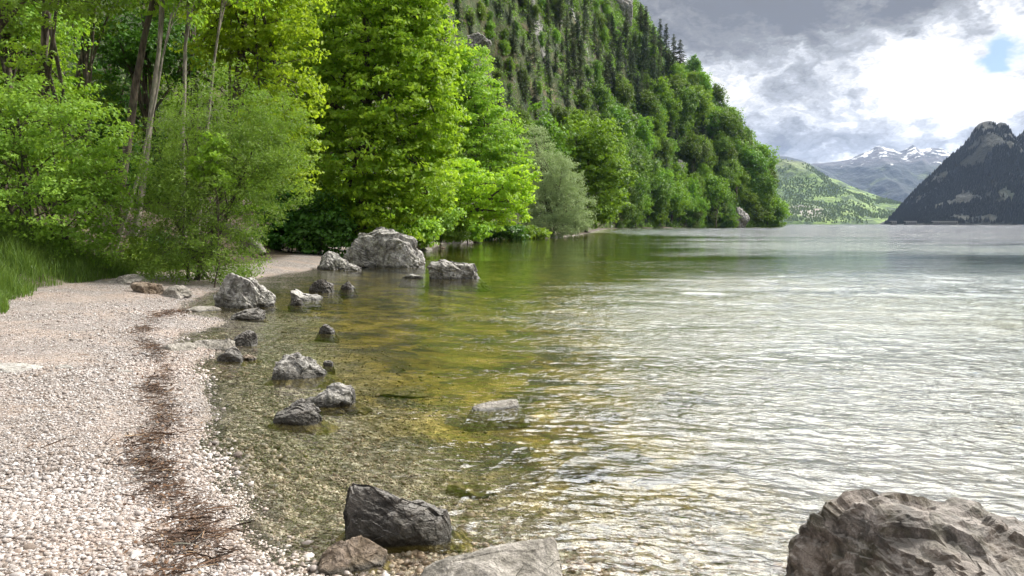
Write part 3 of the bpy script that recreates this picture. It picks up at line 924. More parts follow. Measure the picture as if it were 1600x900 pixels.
def add_rock(x0, x1, ytop, ybase, seed, mat, label, prof=None, depth=0.75, name='boulder', sub=5, rough=1.0, strata=0.03, cat='boulder', np_=13,
             zfoot=None, sink=None, group=None, yaw=0.0, back=0.0, ledge=None, flare=None):
    """a solid rock that fills photo columns x0..x1, its crest at row ytop and its front foot at row ybase"""
    zf = 0.0 if zfoot is None else zfoot
    fx, fy = G((x0 + x1) / 2, ybase, zf)
    wid = (x1 - x0) / F * fy
    dep = wid * depth
    Yc = fy + dep * 0.42 + back
    wid = (x1 - x0) / F * Yc
    xc = P((x0 + x1) / 2, ybase, Yc)[0]
    ztop = P((x0 + x1) / 2, ytop, Yc)[2]
    V, T = rock_shape(seed, sub, np_, rough, strata, prof)
    if ledge is not None:
        V = V.copy()
        lz = interp((V[:, 0] + 1) / 2, ledge) + 0.07 * fbm(V * 3, 4, seed)
        fr_ = ss(-V[:, 1], -.1, .3)
        V[:, 1] -= 0.30 * ss(lz - V[:, 2], -.01, .035) * fr_
        V[:, 1] += 0.16 * fr_ * ss(V[:, 2] - lz, 0, .5)
    floor_ = tz(xc, Yc)
    zb = (min(floor_, zf) - 0.12 - 0.1 * wid) if sink is None else zf - sink
    V = V.copy()
    V[:, :2] *= (1 + ((0.6 + 0.9 * (wid < .7)) if flare is None else flare) * np.clip(-V[:, 2:3], 0, 1))
    V[:, 0] *= wid / 2; V[:, 1] *= dep / 2
    V[:, 2] = np.where(V[:, 2] > 0, zf + V[:, 2] * (ztop - zf), zf + V[:, 2] * (zf - zb))
    V[:, 2] -= zf
    if yaw:
        c, s = math.cos(yaw), math.sin(yaw)
        V[:, :2] = V[:, :2] @ np.array([[c, s], [-s, c]])
    o = link(name, mk_mesh(name, V, None, T, smooth=False), M[mat])
    o.location = (xc, Yc, zf)
    return tag(o, label, cat, group)


R = [
    # x0, x1, ytop, ybase, seed, mat, label, kwargs
    (541, 657, 363, 418, 11, 'rock_far', 'huge pale limestone boulder in the water at the edge of the far gravel beach',
     dict(prof=[(0, .35), (.08, .72), (.2, .92), (.4, .93), (.52, 1), (.7, .9), (.85, .78), (1, .35)], sub=6, depth=0.6, rough=1.5)),
    (671, 746, 409, 436, 12, 'rock_pale', 'wide pale rock standing alone in the water right of the huge boulder',
     dict(prof=[(0, .55), (.12, .9), (.35, 1), (.55, .8), (.7, .75), (.85, .78), (1, .2)], sub=6, depth=0.6, rough=1.6)),
    (498, 541, 394, 421, 13, 'rock_far', 'angular grey rock leaning against the left side of the huge boulder', dict(prof=[(0, .6), (.35, 1), (.7, .8), (1, .4)])),
    (534, 565, 411, 423, 14, 'rock_far', 'low grey stone in front of the huge boulder\'s left foot', {}),
    (642, 658, 403, 414, 44, 'rock_brown', 'brown broken stone at the right foot of the huge boulder', {}),
    (628, 662, 428, 435, 15, 'rock_pale', 'flat low stone just left of the wide pale rock in the water', dict(rough=.7)),
    (655, 676, 386, 391, 16, 'rock_flat', 'thin flat stone at the waterline behind the huge boulder', dict(rough=.6)),
    (341, 424, 431, 481, 17, 'rock_pale', 'large grey streaked boulder at the foot of the leafy willow bush by the pebble beach',
     dict(prof=[(0, .5), (.1, .85), (.3, 1), (.5, .93), (.7, .75), (.9, .42), (1, .2)], sub=6, depth=0.8, rough=1.4)),
    (486, 520, 435, 457, 18, 'rock_dark', 'dark round topped rock in the shallows between the two large boulders', dict(prof=[(0, .3), (.35, .9), (.6, 1), (1, .35)])),
    (455, 502, 452, 469, 19, 'rock_pale', 'low pale rock beside the dark round topped rock', dict(prof=[(0, .9), (.2, .95), (.4, .5), (.8, .45), (1, .1)])),
    (453, 474, 463, 477, 20, 'rock_dark', 'small dark stone just in front of the low pale rock', {}),
    (533, 553, 440, 452, 21, 'rock_dark', 'small pointed stone alone in the water right of the dark round topped rock', dict(prof=[(0, .2), (.4, .9), (.55, 1), (1, .15)])),
    (364, 416, 482, 499, 22, 'rock_dark', 'low dark rock with a pale crest in front of the large streaked boulder', dict(prof=[(0, .3), (.35, .9), (.75, 1), (1, .6)])),
    (498, 524, 507, 521, 23, 'rock_dark', 'small black stone alone in the olive water', dict(prof=[(0, .4), (.3, 1), (.6, .85), (1, .2)])),
    (363, 402, 516, 540, 24, 'rock_dark', 'mottled dark stone at the tip of the flat ledge', dict(prof=[(0, .4), (.4, .75), (.7, 1), (1, .6)])),
    (290, 364, 529, 547, 25, 'rock_flat', 'long flat grey ledge reaching from the pebbles into the water', dict(prof=[(0, .4), (.3, .8), (1, .95)], rough=.6, depth=0.5)),
    (341, 381, 543, 564, 26, 'rock_dark', 'grey wedge shaped stone on the shore below the flat ledge', dict(prof=[(0, .3), (.3, .75), (.55, 1), (1, .2)])),
    (436, 511, 553, 591, 27, 'rock_pale', 'squat rock with a white top and dark wet foot in the olive shallows',
     dict(prof=[(0, .6), (.15, .92), (.4, 1), (.62, .8), (.85, .35), (1, .1)], sub=6, depth=0.8, rough=1.3)),
    (478, 553, 599, 634, 28, 'rock_pale', 'jagged pale rock between the white topped rock and the near dark hump', dict(prof=[(0, .15), (.3, .45), (.5, .85), (.7, 1), (.9, .85), (1, .4)], sub=6)),
    (432, 504, 627, 662, 29, 'rock_dark', 'dark hump of rock left of the jagged pale rock', dict(prof=[(0, .3), (.2, .6), (.5, 1), (.8, .85), (1, .15)], sub=6)),
    (505, 522, 563, 571, 30, 'rock_pale', 'tiny pale stone right of the white topped rock', {}),
    (375, 402, 553, 562, 31, 'rock_brown', 'small brown stone almost awash beside the wedge shaped stone', {}),
    (736, 812, 627, 639, 32, 'rock_flat', 'slanting smooth pale slab alone in the rippled water', dict(prof=[(0, .3), (.15, .6), (.5, .85), (.85, 1), (1, .7)], rough=.3, strata=0, depth=.42, yaw=.45, flare=1.0)),
    (543, 706, 749, 853, 33, 'rock_dark', 'big black wet rock with a sharp left peak in the near shallows',
     dict(prof=[(0, .82), (.08, 1), (.25, .99), (.4, .86), (.6, .67), (.8, .54), (.93, .36), (1, .12)], sub=7, depth=0.75, rough=0.7, np_=10)),
    (500, 603, 836, 893, 34, 'rock_brown', 'brown half sunken rock in front of the big black wet rock', dict(sub=6, prof=[(0, .2), (.3, .8), (.6, 1), (1, .2)])),
    (636, 884, 864, 965, 35, 'rock_flat', 'broad flat topped grey rock at the bottom edge right of the big black rock', dict(sub=7, rough=.35, strata=0.01, prof=[(0, .3), (.25, .75), (.5, .95), (.85, 1), (1, .8)], depth=.8)),
    (1248, 1790, 796, 1110, 36, 'rock_big', 'massive craggy brown grey rock filling the bottom right corner',
     dict(sub=7, rough=1.1, strata=0.05, depth=.85, np_=16, ledge=[(0, .2), (.08, .42), (.15, .60), (.24, .76), (.36, .80), (.5, .66), (.65, .52), (1, .3)], prof=[(0, .45), (.02, .72), (.06, .86), (.1, .93), (.17, 1), (.3, .98), (.42, .95), (.5, .87), (.62, .80), (.8, .62), (1, .3)])),
]
for (x0, x1, yt, yb, sd_, mt, lb, kw) in R:
    add_rock(x0, x1, yt, yb, sd_, mt, lb, **kw)
# rocks wholly under water
for (px, py, wpx, hz_, sd_, lb) in ((915, 728, 100, 0.14, 51, 'dark sunken rock under the ripples right of the big black rock'),
                                   (735, 765, 80, 0.07, 52, 'pale yellow sunken stone behind the big black rock'),
                                   (1085, 592, 90, 0.14, 53, 'sunken dark rock far out under the open ripples'),
                                   (625, 606, 90, 0.08, 54, 'long sunken stone right of the jagged pale rock'),
                                   (950, 625, 60, 0.10, 55, 'sunken rock between the slanting slab and open water'),
                                   (400, 838, 50, 0.06, 56, 'small brown sunken stone beside the pebble beach edge')):
    gx_, gy_ = G(px, py, -0.1)
    V, T = rock_shape(sd_, 5, 12, 1.0, 0.0)
    wid = wpx / F * gy_
    zb = tz(gx_, gy_)
    V = V * np.array([wid / 2, wid * 0.35, hz_])
    o = link('sunken_stone', mk_mesh('sunken_stone', V, None, T, smooth=True), M['rock_brown'] if sd_ in (52, 56) else M['rock_dark'])
    o.location = (gx_, gy_, min(zb + hz_ * 0.3, -hz_ - 0.02))
    tag(o, lb, 'stone')
# beach rocks half buried in the pebbles
for (x0, x1, yt, yb, sd_, mt, lb, kw) in (
        (172, 232, 428, 446, 61, 'rock_flat', 'grey rock half buried at the end of the grass bank', {}),
        (205, 262, 440, 461, 62, 'rock_brown', 'brown flat rock half buried below the grass bank', {}),
        (255, 300, 446, 462, 63, 'rock_flat', 'pale rock at the foot of the willow bush', {}),
        (-30, 62, 567, 584, 64, 'rock_pale', 'pale flat slab lying in the pebbles at the left edge', dict(rough=.4)),
        (180, 210, 577, 583, 65, 'rock_pale', 'small flat pale stone lying in the pebble beach', dict(rough=.4)),
        (88, 116, 570, 577, 68, 'rock_pale', 'smaller pale stone right of the flat slab in the pebbles', dict(rough=.4)),
        (252, 305, 536, 550, 66, 'rock_flat', 'flat tan stone at the landward end of the ledge', dict(rough=.5)),
        (292, 348, 478, 490, 67, 'rock_flat', 'low tan rock in the strip of gravel left of the streaked boulder', dict(rough=.6)),
        (645, 662, 379, 384, 69, 'rock_flat', 'small grey stone on the shore below the leafy hedge', dict(rough=.6)),
        (705, 722, 371, 377, 70, 'rock_flat', 'grey stone where the shore path meets the water', dict(rough=.6))):
    p0 = G((x0 + x1) / 2, yb, 0.15)
    zf = tz(p0[0], p0[1])
    for _ in range(3):
        p0 = G((x0 + x1) / 2, yb, zf); zf = tz(p0[0], p0[1])
    add_rock(x0, x1, yt, yb, sd_, mt, lb, zfoot=zf - 0.01, sink=0.25, name='stone', cat='stone', **kw)

# ------------------------------------------------------------------ pebbles
def pebble_mat():
    m, t = new_mat('pebble')
    a = t.n('ShaderNodeAttribute', dict(attribute_name='v')).outputs['Fac']
    b = t.n('ShaderNodeAttribute', dict(attribute_name='u')).outputs['Fac']
    gp = t.n('ShaderNodeNewGeometry').outputs['Position']
    z = t.sep(gp)[2]
    c = t.ramp(a, [(0.0, (0.06, 0.055, 0.05)), (0.18, (0.13, 0.10, 0.08)), (0.38, (0.22, 0.195, 0.18)), (0.58, (0.32, 0.29, 0.277)), (0.80, (0.43, 0.415, 0.41)), (1, (0.68, 0.675, 0.67))])
    c = t.mix(t.math('MULTIPLY', b, 0.5), c, (0.40, 0.30, 0.25))
    c = t.mix(t.smooth(t.noise(gp, 120, 3), 0.35, 0.7, 0.0, 0.3), c, (0.30, 0.25, 0.21))
    uw = t.smooth(z, -0.03, 0.02, 1, 0)
    ol = t.mix(1.0, c, (1.15, 1.05, 0.80), 'MULTIPLY')
    ol = t.mix(t.smooth(z, -0.20, -0.07, 0.85, 0.0), ol, (0.22, 0.17, 0.015))
    c = t.mix(uw, c, ol)
    pb = t.n('ShaderNodeBsdfPrincipled', Base_Color=c)
    t.set(pb.inputs['Roughness'], t.smooth(z, 0.0, 0.04, 0.35, 0.8))
    finish(t, pb.outputs[0])
    return m


def scatter_pebbles(name, n, rmin, rmax, sub, pmin, pmax, seed, sdlo, sdhi, amax=16):
    r = np.random.default_rng(seed)
    rad = rmin * (rmax / rmin) ** r.random(n * 3)
    ang = np.radians(r.uniform(-46, amax, n * 3))
    x, y = rad * np.sin(ang), rad * np.cos(ang)
    sd = shore_sd(x, y)
    k = (sd > sdlo) & (sd < sdhi) & ((sd > 0) | (r.random(n * 3) < np.exp(sd / 1.1)))
    x, y, sd, rad = x[k][:n], y[k][:n], sd[k][:n], rad[k][:n]
    n = len(x)
    D, T = ico(sub)
    s = pmin + (pmax - pmin) * r.random(n) ** 2.2
    s *= np.where(r.random(n) < 0.04, 1.7, 1.0)
    s *= np.clip(1.0 + 0.55 * fbm(xy1(x, y, 0.8), 3, 66) - 0.22 * ss(sd, .6, 2.2), .55, 1.6)
    z = terrain(x, y, sd)
    nv = len(D)
    ax = s[:, None] * np.stack([r.uniform(0.8, 1.25, n), r.uniform(0.6, 0.95, n), r.uniform(0.35, 0.62, n)], 1)
    th = r.uniform(0, 6.28, n); tl = r.normal(0, 0.35, n); t2 = r.normal(0, 0.35, n)
    shapes = np.stack([D * (1 + 0.16 * fbm(D * 1.1 + q * 9, 2, q + 40))[:, None] for q in range(9)])
    V = shapes[r.integers(0, 9, n)] * ax[:, None, :]
    c, s_ = np.cos(tl)[:, None], np.sin(tl)[:, None]
    yv, zv = V[:, :, 1] * c - V[:, :, 2] * s_, V[:, :, 1] * s_ + V[:, :, 2] * c
    xv = V[:, :, 0]
    c, s_ = np.cos(t2)[:, None], np.sin(t2)[:, None]
    xv, zv = xv * c - zv * s_, xv * s_ + zv * c
    c, s_ = np.cos(th)[:, None], np.sin(th)[:, None]
    xv, yv = xv * c - yv * s_, xv * s_ + yv * c
    W = np.stack([xv + x[:, None], yv + y[:, None], zv + (z + ax[:, 2] * r.uniform(0.0, 0.9, n))[:, None]], 2).reshape(-1, 3)
    F_ = (T[None] + (np.arange(n) * nv)[:, None, None]).reshape(-1, 3)
    patch = fbm(xy1(x, y, 0.9), 3, 61)
    pv_ = np.clip(r.beta(2.2, 1.7, n) + 0.12 * patch, 0, 1)
    o = link(name, mk_mesh(name, W, None, F_, attrs={'v': np.repeat(pv_, nv), 'u': np.repeat(np.clip(r.normal(0.2, 0.3, n) + 1.6 * patch + .35 * ss(sd, .9, 2.5), 0, 1), nv)}, smooth=True), M['pebble'])
    return o


M['pebble'] = pebble_mat()
# near, middle and far strips of one bed, kept as one piece of loose stuff
o1 = scatter_pebbles('pebbles', 36000, 2.9, 6.2, 2, 0.0072, 0.0195, 1, -3, 9)
o2 = scatter_pebbles('pebbles_b', 68000, 5.2, 24, 1, 0.0085, 0.022, 2, -3, 4.6)
o3 = scatter_pebbles('pebbles_c', 9000, 3.0, 22, 1, 0.014, 0.04, 3, -6.0, -0.1, 45)
with bpy.context.temp_override(active_object=o1, selected_editable_objects=[o1, o2, o3], selected_objects=[o1, o2, o3], object=o1):
    bpy.ops.object.join()
tag(o1, 'white, grey and pinkish pebbles of the shore, dry and under water', 'pebbles', kind='stuff')

# ------------------------------------------------------------------ strand line of twigs and dead leaves
def tube_verts(pts, rads, nseg=5):
    pts = np.asarray(pts, float)
    n = len(pts)
    d = np.gradient(pts, axis=0)
    d /= np.linalg.norm(d, axis=1)[:, None] + 1e-9
    ref = np.where(np.abs(d[:, 2:3]) > 0.9, np.array([[1., 0, 0]]), np.array([[0, 0, 1.]]))
    a = np.cross(d, ref); a /= np.linalg.norm(a, axis=1)[:, None] + 1e-9
    b = np.cross(d, a)
    q = np.linspace(0, 2 * np.pi, nseg, endpoint=False)
    V = pts[:, None, :] + np.asarray(rads)[:, None, None] * (a[:, None, :] * np.cos(q)[None, :, None] + b[:, None, :] * np.sin(q)[None, :, None])
    idx = np.arange(n * nseg).reshape(n, nseg)
    nx = np.roll(idx, -1, 1)
    Q = np.stack([idx[:-1].ravel(), nx[:-1].ravel(), nx[1:].ravel(), idx[1:].ravel()], 1)
    return V.reshape(-1, 3), Q


class Tubes:
    def __init__(s): s.V, s.Q, s.n = [], [], 0
    def add(s, pts, rads, nseg=5):
        V, Q = tube_verts(pts, rads, nseg)
        s.V.append(V); s.Q.append(Q + s.n); s.n += len(V)
    def mesh(s, name):
        return mk_mesh(name, np.concatenate(s.V), np.concatenate(s.Q), smooth=True)


m, t = new_mat('twig')
av = t.n('ShaderNodeAttribute', dict(attribute_name='v')).outputs['Fac']
finish(t, t.n('ShaderNodeBsdfPrincipled', Base_Color=t.ramp(av, [(0, (0.018, 0.011, 0.007)), (0.5, (0.060, 0.032, 0.018)), (0.85, (0.15, 0.08, 0.04)), (1, (0.36, 0.27, 0.17))]), Roughness=0.85).outputs[0])
M['twig'] = m
strand = [G(*p, 0.12) for p in ((250, 905), (285, 850), (300, 820), (258, 775), (235, 735), (222, 700), (248, 668), (262, 640), (238, 600), (262, 575), (240, 545), (215, 520), (262, 490), (300, 474))]
strand2 = [G(*p, 0.06) for p in ((345, 880), (318, 800), (275, 765), (250, 720)) ]
sw = [1.0, 1.3, 1.4, 1.6, 1.3, 1.8, 1.2, 1.3, 1.0, 1.0, .9, .8, .9, .8]


def along(path, n, r, spread, wts=None):
    p = np.array(path); seg = np.linalg.norm(np.diff(p, axis=0), axis=1)
    if wts is not None: seg = seg ** 0.75 * np.array(wts)[:-1]
    c = np.concatenate([[0], np.cumsum(seg)]); c /= c[-1]
    u = r.random(n)
    x = np.interp(u, c, p[:, 0]); y = np.interp(u, c, p[:, 1])
    cl_ = 0.35 + 0.65 * np.abs(np.sin(u * 31))
    cp = np.random.default_rng(5).uniform(0, 1, 60); u = np.where(r.random(n) < .66, cp[r.integers(0, 60, n)] + r.normal(0, .009, n), u).clip(0, 1)
    x = np.interp(u, c, p[:, 0]); y = np.interp(u, c, p[:, 1])
    return x + r.normal(0, spread, n) * cl_, y + r.normal(0, spread * 0.9, n) * cl_


r_ = np.random.default_rng(21)
V_, Q_, T_, A_ = [], [], [], []
nn = 0
TW = 2600
x_, y_ = along(strand, TW, r_, 0.13, sw)
x2_, y2_ = along(strand2, 500, r_, 0.10)
x3_, y3_ = r_.uniform(-8, -1.5, 600), r_.uniform(3.5, 15, 600)
k3 = shore_sd(x3_, y3_) > 0.25
x_, y_ = np.concatenate([x_, x2_, x3_[k3]]), np.concatenate([y_, y2_, y3_[k3]])
z_ = terrain(x_, y_)
for i in range(len(x_)):
    L = min(0.30, 0.02 + r_.exponential(0.030 if r_.random() < .8 else 0.09)); a = r_.uniform(0, 6.28) if r_.random() < .7 else r_.normal(0.5, 0.6)
    rd = r_.uniform(0.0012, 0.0032) * (1 + L * 4)
    d = np.array([math.cos(a), math.sin(a), r_.normal(0, .14)]) * L / 2
    c = np.array([x_[i], y_[i], z_[i] + r_.uniform(0.014, 0.045)])
    bend = np.array([-d[1], d[0], 0]) * r_.normal(0, .25)
    V, Q = tube_verts([c - d, c + bend, c + d], [rd, rd * 1.1, rd * .6], 3)
    V_.append(V); Q_.append(Q + nn); nn += len(V); A_.append(np.full(len(V), r_.beta(1.6, 2)))
x_, y_ = along(strand, 1900, r_, 0.15, sw)
z_ = terrain(x_, y_)
for i in range(len(x_)):
    s = r_.uniform(0.008, 0.022); a = r_.uniform(0, 6.28)
    u = np.array([math.cos(a), math.sin(a), r_.normal(0, .4)]) * s; v = np.array([-math.sin(a), math.cos(a), r_.normal(0, .5)]) * s * .6
    c = np.array([x_[i], y_[i], z_[i] + r_.uniform(0.016, 0.04)])
    V_.append(np.array([c - u, c + v, c + u, c - v])); Q_.append(np.array([[0, 1, 2, 3]]) + nn); nn += 4; A_.append(np.full(4, r_.beta(2, 1.8)))
o = link('strand_litter', mk_mesh('strand_litter', np.concatenate(V_), np.concatenate(Q_), attrs={'v': np.concatenate(A_)}), M['twig'])
tag(o, 'brown twigs and dead leaves washed up along the pebble beach', 'litter', kind='stuff')
for i, (pa, pb_, rad, lb) in enumerate((((195, 668), (250, 652), .006, 'curved brown stick lying across the top of the strand line'),
                                ((168, 755), (232, 738), .005, 'thin pale stick lying left of the strand line'),
                                ((205, 735), (262, 708), .007, 'long pale forked stick in the thick of the brown litter'),
                                ((270, 840), (330, 822), .006, 'short brown stick near the lower end of the strand line'))):
    a, b = G(*pa, .16), G(*pb_, .16)
    tb = Tubes()
    pts = []
    for u in np.linspace(0, 1, 9):
        q = a * (1 - u) + b * u
        q = q + np.array([0, 1]) * 0.03 * math.sin(u * 4 + i)
        pts.append([q[0], q[1], tz(q[0], q[1]) + 0.032 + 0.008 * math.sin(u * 7)])
    tb.add(pts, np.linspace(rad, rad * .4, 9), 6)
    tb.add([pts[4], [pts[6][0] - .02, pts[6][1] + .07, pts[6][2] + .03]], [rad * .5, rad * .2], 5)
    tag(link('driftwood_stick', tb.mesh('driftwood_stick'), M['dead']), lb, 'stick')

# ------------------------------------------------------------------ leaves, trees
def leaf_quads(c, nrm, size, r, aspect=0.62):
    """rhombic leaves: centres c, normals nrm"""
    n = len(c)
    rv = r.normal(size=(n, 3))
    a = np.cross(nrm, rv); a /= np.linalg.norm(a, axis=1)[:, None] + 1e-9
    b = np.cross(nrm, a)
    s = np.asarray(size)[:, None] * np.ones((n, 1))
    fold = nrm * s * 0.18
    V = np.stack([c - a * s, c + b * s * aspect + fold, c + a * s, c - b * s * aspect + fold], 1)
    return V.reshape(-1, 3), np.arange(n * 4).reshape(n, 4)


def unit(v):
    return v / (np.linalg.norm(v, axis=-1, keepdims=True) + 1e-9)


def crown_from_lobes(lobes, r, clump, leaf, per, dens=1.0, flat=0.45, up=0.6, fill=0.25, rag=0.28, droop=0.0, aspect=0.62):
    """lobes: (x, y, z, rx, ry, rz). Leaf clumps hug the lobes' shells, a few stand off or fill the inside."""
    LC, LN, LS, LA, CL = [], [], [], [], []
    for (x, y, z, rx, ry, rz) in lobes:
        area = 4 * math.pi * ((rx * ry) ** 1.6 / 3 + (rx * rz) ** 1.6 / 3 + (ry * rz) ** 1.6 / 3) ** (1 / 1.6)
        nc = max(4, int(dens * area / (clump * clump * 1.0)))
        d = unit(r.normal(size=(nc, 3)))
        rad = 1 + rag * fbm(d * 1.7 + x * 0.37 + z, 3, 5) + r.normal(0, 0.07, nc)
        inner = r.random(nc) < fill
        rad = np.where(inner, r.uniform(0.35, 0.9, nc), rad)
        c = np.array([x, y, z]) + d * rad[:, None] * np.array([rx, ry, rz])
        CL.append(c)
        cs = clump * r.uniform(0.55, 1.25, nc)
        cb = np.clip(r.beta(2, 2, nc) + 0.25 * d[:, 2] * 0, 0, 1)
        k = r.poisson(per, nc).clip(3)
        ci = np.repeat(np.arange(nc), k)
        n = len(ci)
        off = unit(r.normal(size=(n, 3))) * (r.random(n)[:, None] ** 0.5) * cs[ci][:, None]
        off[:, 2] *= flat
        off[:, 2] -= droop * (off[:, 0] ** 2 + off[:, 1] ** 2) / clump
        p = c[ci] + off
        nr = unit(d[ci] * 0.45 + np.array([0, 0, up]) + r.normal(0, 0.55, (n, 3)) + unit(off) * 0.35)
        LC.append(p); LN.append(nr)
        LS.append(leaf * r.uniform(0.5, 1.6, n) * r.uniform(.8, 1.2, nc)[ci])
        LA.append(np.clip(0.65 * cb[ci] + 0.35 * r.random(n), 0, 1))
    C_, N_, S_, A_ = map(np.concatenate, (LC, LN, LS, LA))
    V, Q = leaf_quads(C_, N_, S_, r, aspect)
    return V, Q, np.repeat(A_, 4), np.concatenate(CL)


def bezier(a, b, c, n):
    u = np.linspace(0, 1, n)[:, None]
    return a * (1 - u) ** 2 + 2 * b * u * (1 - u) + c * u * u


def wood_for(base, lobes, clumps, r, rad, stems=1, top=None, twigs=70, wob=0.25, trunk_to=0.75, klo=4):
    tb = Tubes()
    lob = np.array(lobes)
    cen = lob[:, :3].mean(0)
    zmax = (lob[:, 2] + lob[:, 5]).max()
    for s in range(stems):
        tgt = np.array([cen[0], cen[1], base[2] + (zmax - base[2]) * trunk_to])
        if top is not None:
            tgt = np.array(top, float)
        if stems > 1:
            l = lob[r.integers(0, len(lob))]
            tgt = np.array([l[0], l[1], l[2] + 0.5 * l[5]])
        b0 = np.array(base) + np.array([r.normal(0, .25), r.normal(0, .25), 0]) * (stems > 1)
        midp = (b0 + tgt) / 2 + r.normal(0, wob, 3) * [1, 1, 0.2]
        path = bezier(b0 - [0, 0, 0.3], midp, tgt, 12)
        path[1:-1] += r.normal(0, wob * .12, (10, 3))
        rr0 = rad / math.sqrt(stems)
        tb.add(path, np.linspace(rr0, rr0 * 0.35, 12), 7)
        for l in (lob if stems == 1 else lob[r.permutation(len(lob))[:max(1, len(lob) // 2)]]):
            k = r.integers(klo, 12)
            st = path[k]
            e = l[:3] + r.normal(0, .2, 3) * l[3:6]
            mp = (st + e) / 2 + [0, 0, 0.12 * np.linalg.norm(e - st)]
            pp = bezier(st, mp, e, 7)
            tb.add(pp, np.linspace(rr0 * 0.42, rr0 * 0.12, 7), 5)
            near = clumps[np.linalg.norm((clumps - l[:3]) / (l[3:6] * 1.15), axis=1) < 1.2]
            for q in near[r.permutation(len(near))[:max(2, twigs // len(lob))]]:
                s2 = pp[r.integers(3, 7)]
                mp = (s2 + q) / 2 + [0, 0, .05 * np.linalg.norm(q - s2)]
                tb.add(bezier(s2, mp, q, 4), np.linspace(rr0 * 0.13, rr0 * 0.03, 4), 3)
    return tb


def build_tree(name, base, lobes, label, cat, leafmat, seed, clump=0.6, leaf=0.09, per=34, rad=0.2, bark='bark', stems=1, group=None, top=None, **kw):
    r = np.random.default_rng(seed)
    tw = kw.pop('twigs', 70); tt = kw.pop('trunk_to', 0.75); kl = kw.pop('klo', 4)
    base = np.array(base, float)
    V, Q, A, CLc = crown_from_lobes(lobes, r, clump, leaf, per, **kw)
    root = link(name, None)
    root.location = base
    tb = wood_for(base, lobes, CLc, r, rad, stems, top, tw, trunk_to=tt, klo=kl)
    wm = tb.mesh('trunk')
    co = np.empty(len(wm.vertices) * 3, np.float32); wm.vertices.foreach_get('co', co)
    wm.vertices.foreach_set('co', (co.reshape(-1, 3) - base).astype(np.float32).ravel()); wm.update()
    link('trunk', wm, M[bark], root)
    link('crown', mk_mesh('crown', V - base, Q, attrs={'v': A}), M[leafmat], root)
    tag(root, label, cat, group)
    return root


def lob(px, py, Y, rx, ry, rd=None, dy=0.0):
    """an ellipsoid at photo position (px, py), depth Y, radii in photo pixels"""
    c = P(px, py, Y + dy)
    k = F / (Y + dy)
    return (c[0], c[1], c[2], rx / k, (rd if rd else rx) / k, ry / k)


def gbase(px, Y):
    x = (px - 800) / F * Y
    return (x, Y, land_z(x, Y) - 0.05)


# left shrub with rounded small leaves
Y = 23
build_tree('leafy_shrub', gbase(60, Y), [lob(30, 215, Y, 80, 60), lob(125, 205, Y, 60, 50, dy=-.4), lob(170, 265, Y, 45, 55), lob(60, 300, Y, 95, 65, dy=-.5), lob(-40, 250, Y, 90, 90),
           lob(150, 330, Y, 48, 45), lob(20, 380, Y, 80, 40), lob(115, 385, Y, 50, 30), lob(190, 290, Y, 28, 40, dy=.5), lob(70, 150, Y, 45, 30, dy=.5), lob(-10, 160, Y, 40, 40)],
           'broad mid green shrub with small round leaves above the grass bank', 'shrub', 'mid', 201, clump=0.42, leaf=0.05, per=36, rad=0.16, stems=5, fill=.3, rag=.75, dens=.8)
# fine-leaved willow bush
Y = 24
build_tree('willow_bush', gbase(300, Y), [lob(345, 200, Y, 80, 75), lob(420, 205, Y, 55, 65), lob(290, 250, Y, 75, 75), lob(395, 275, Y, 70, 75, dy=-.4), lob(330, 320, Y, 90, 70, dy=-.5),
           lob(265, 350, Y, 65, 65), lob(350, 385, Y, 60, 55, dy=-.8), lob(300, 415, Y, 85, 30, dy=-.6), lob(435, 250, Y, 40, 60), lob(240, 400, Y, 45, 40)],
           'big feathery olive green willow bush beside the streaked boulder', 'bush', 'fine', 202, clump=0.40, leaf=0.042, per=44, rad=0.16, stems=6, fill=.3, aspect=0.34, flat=0.6, rag=.55)
build_tree('leafy_sapling', gbase(330, 22.5), [lob(335, 235, 22.5, 22, 26), lob(318, 262, 22.5, 20, 20), lob(345, 275, 22.5, 18, 18)],
           'light green sapling with larger leaves growing out in front of the willow bush', 'sapling', 'light', 203, clump=0.2, leaf=0.06, per=16, rad=0.03, dens=.6)
# slender trees above the bushes
for i, (pb, pt, rad, bk, lobs, lf, lb, Y) in enumerate((
        ((182, 330), (246, -60), .22, 'bark', [(250, -60, 70, 60), (180, -90, 90, 60), (300, -50, 60, 50)], 'mid', 'dark trunked tree leaning right, second trunk from the left edge', 30),
        ((205, 345), (262, -40), .15, 'bark_pale', [(280, -70, 80, 60), (230, -30, 50, 40)], 'light', 'slender tree with flaking pale bark low on its trunk, between the two bushes', 28),
        ((288, 330), (299, -60), .12, 'bark_pale', [(310, -70, 80, 55), (290, -20, 40, 30)], 'mid', 'straight slim grey tree rising behind the willow bush', 29),
        ((298, 330), (352, -30), .10, 'bark_pale', [(370, -40, 55, 45)], 'yellow', 'slim grey tree forking to the right behind the willow bush', 29.5),
        ((175, 300), (268, 20), .07, 'bark_pale', [(280, 0, 40, 30)], 'light', 'thin pale sapling crossing in front of the dark trunk', 27),
        ((-60, 330), (20, -60), .2, 'bark', [(20, -30, 110, 60), (120, -40, 80, 50), (-60, -10, 90, 80)], 'mid', 'overhanging tree whose thin branches cross the top left corner', 27))):
    b = gbase(pb[0], Y)
    tp_ = P(*pt, Y)
    build_tree('slender_tree', b, [lob(a_, b_, Y, c_, d_) for (a_, b_, c_, d_) in lobs], lb, 'tree', lf, 210 + i, clump=0.5, leaf=0.075, per=22, rad=rad, bark=bk, top=tp_, dens=.5, twigs=150, klo=8)
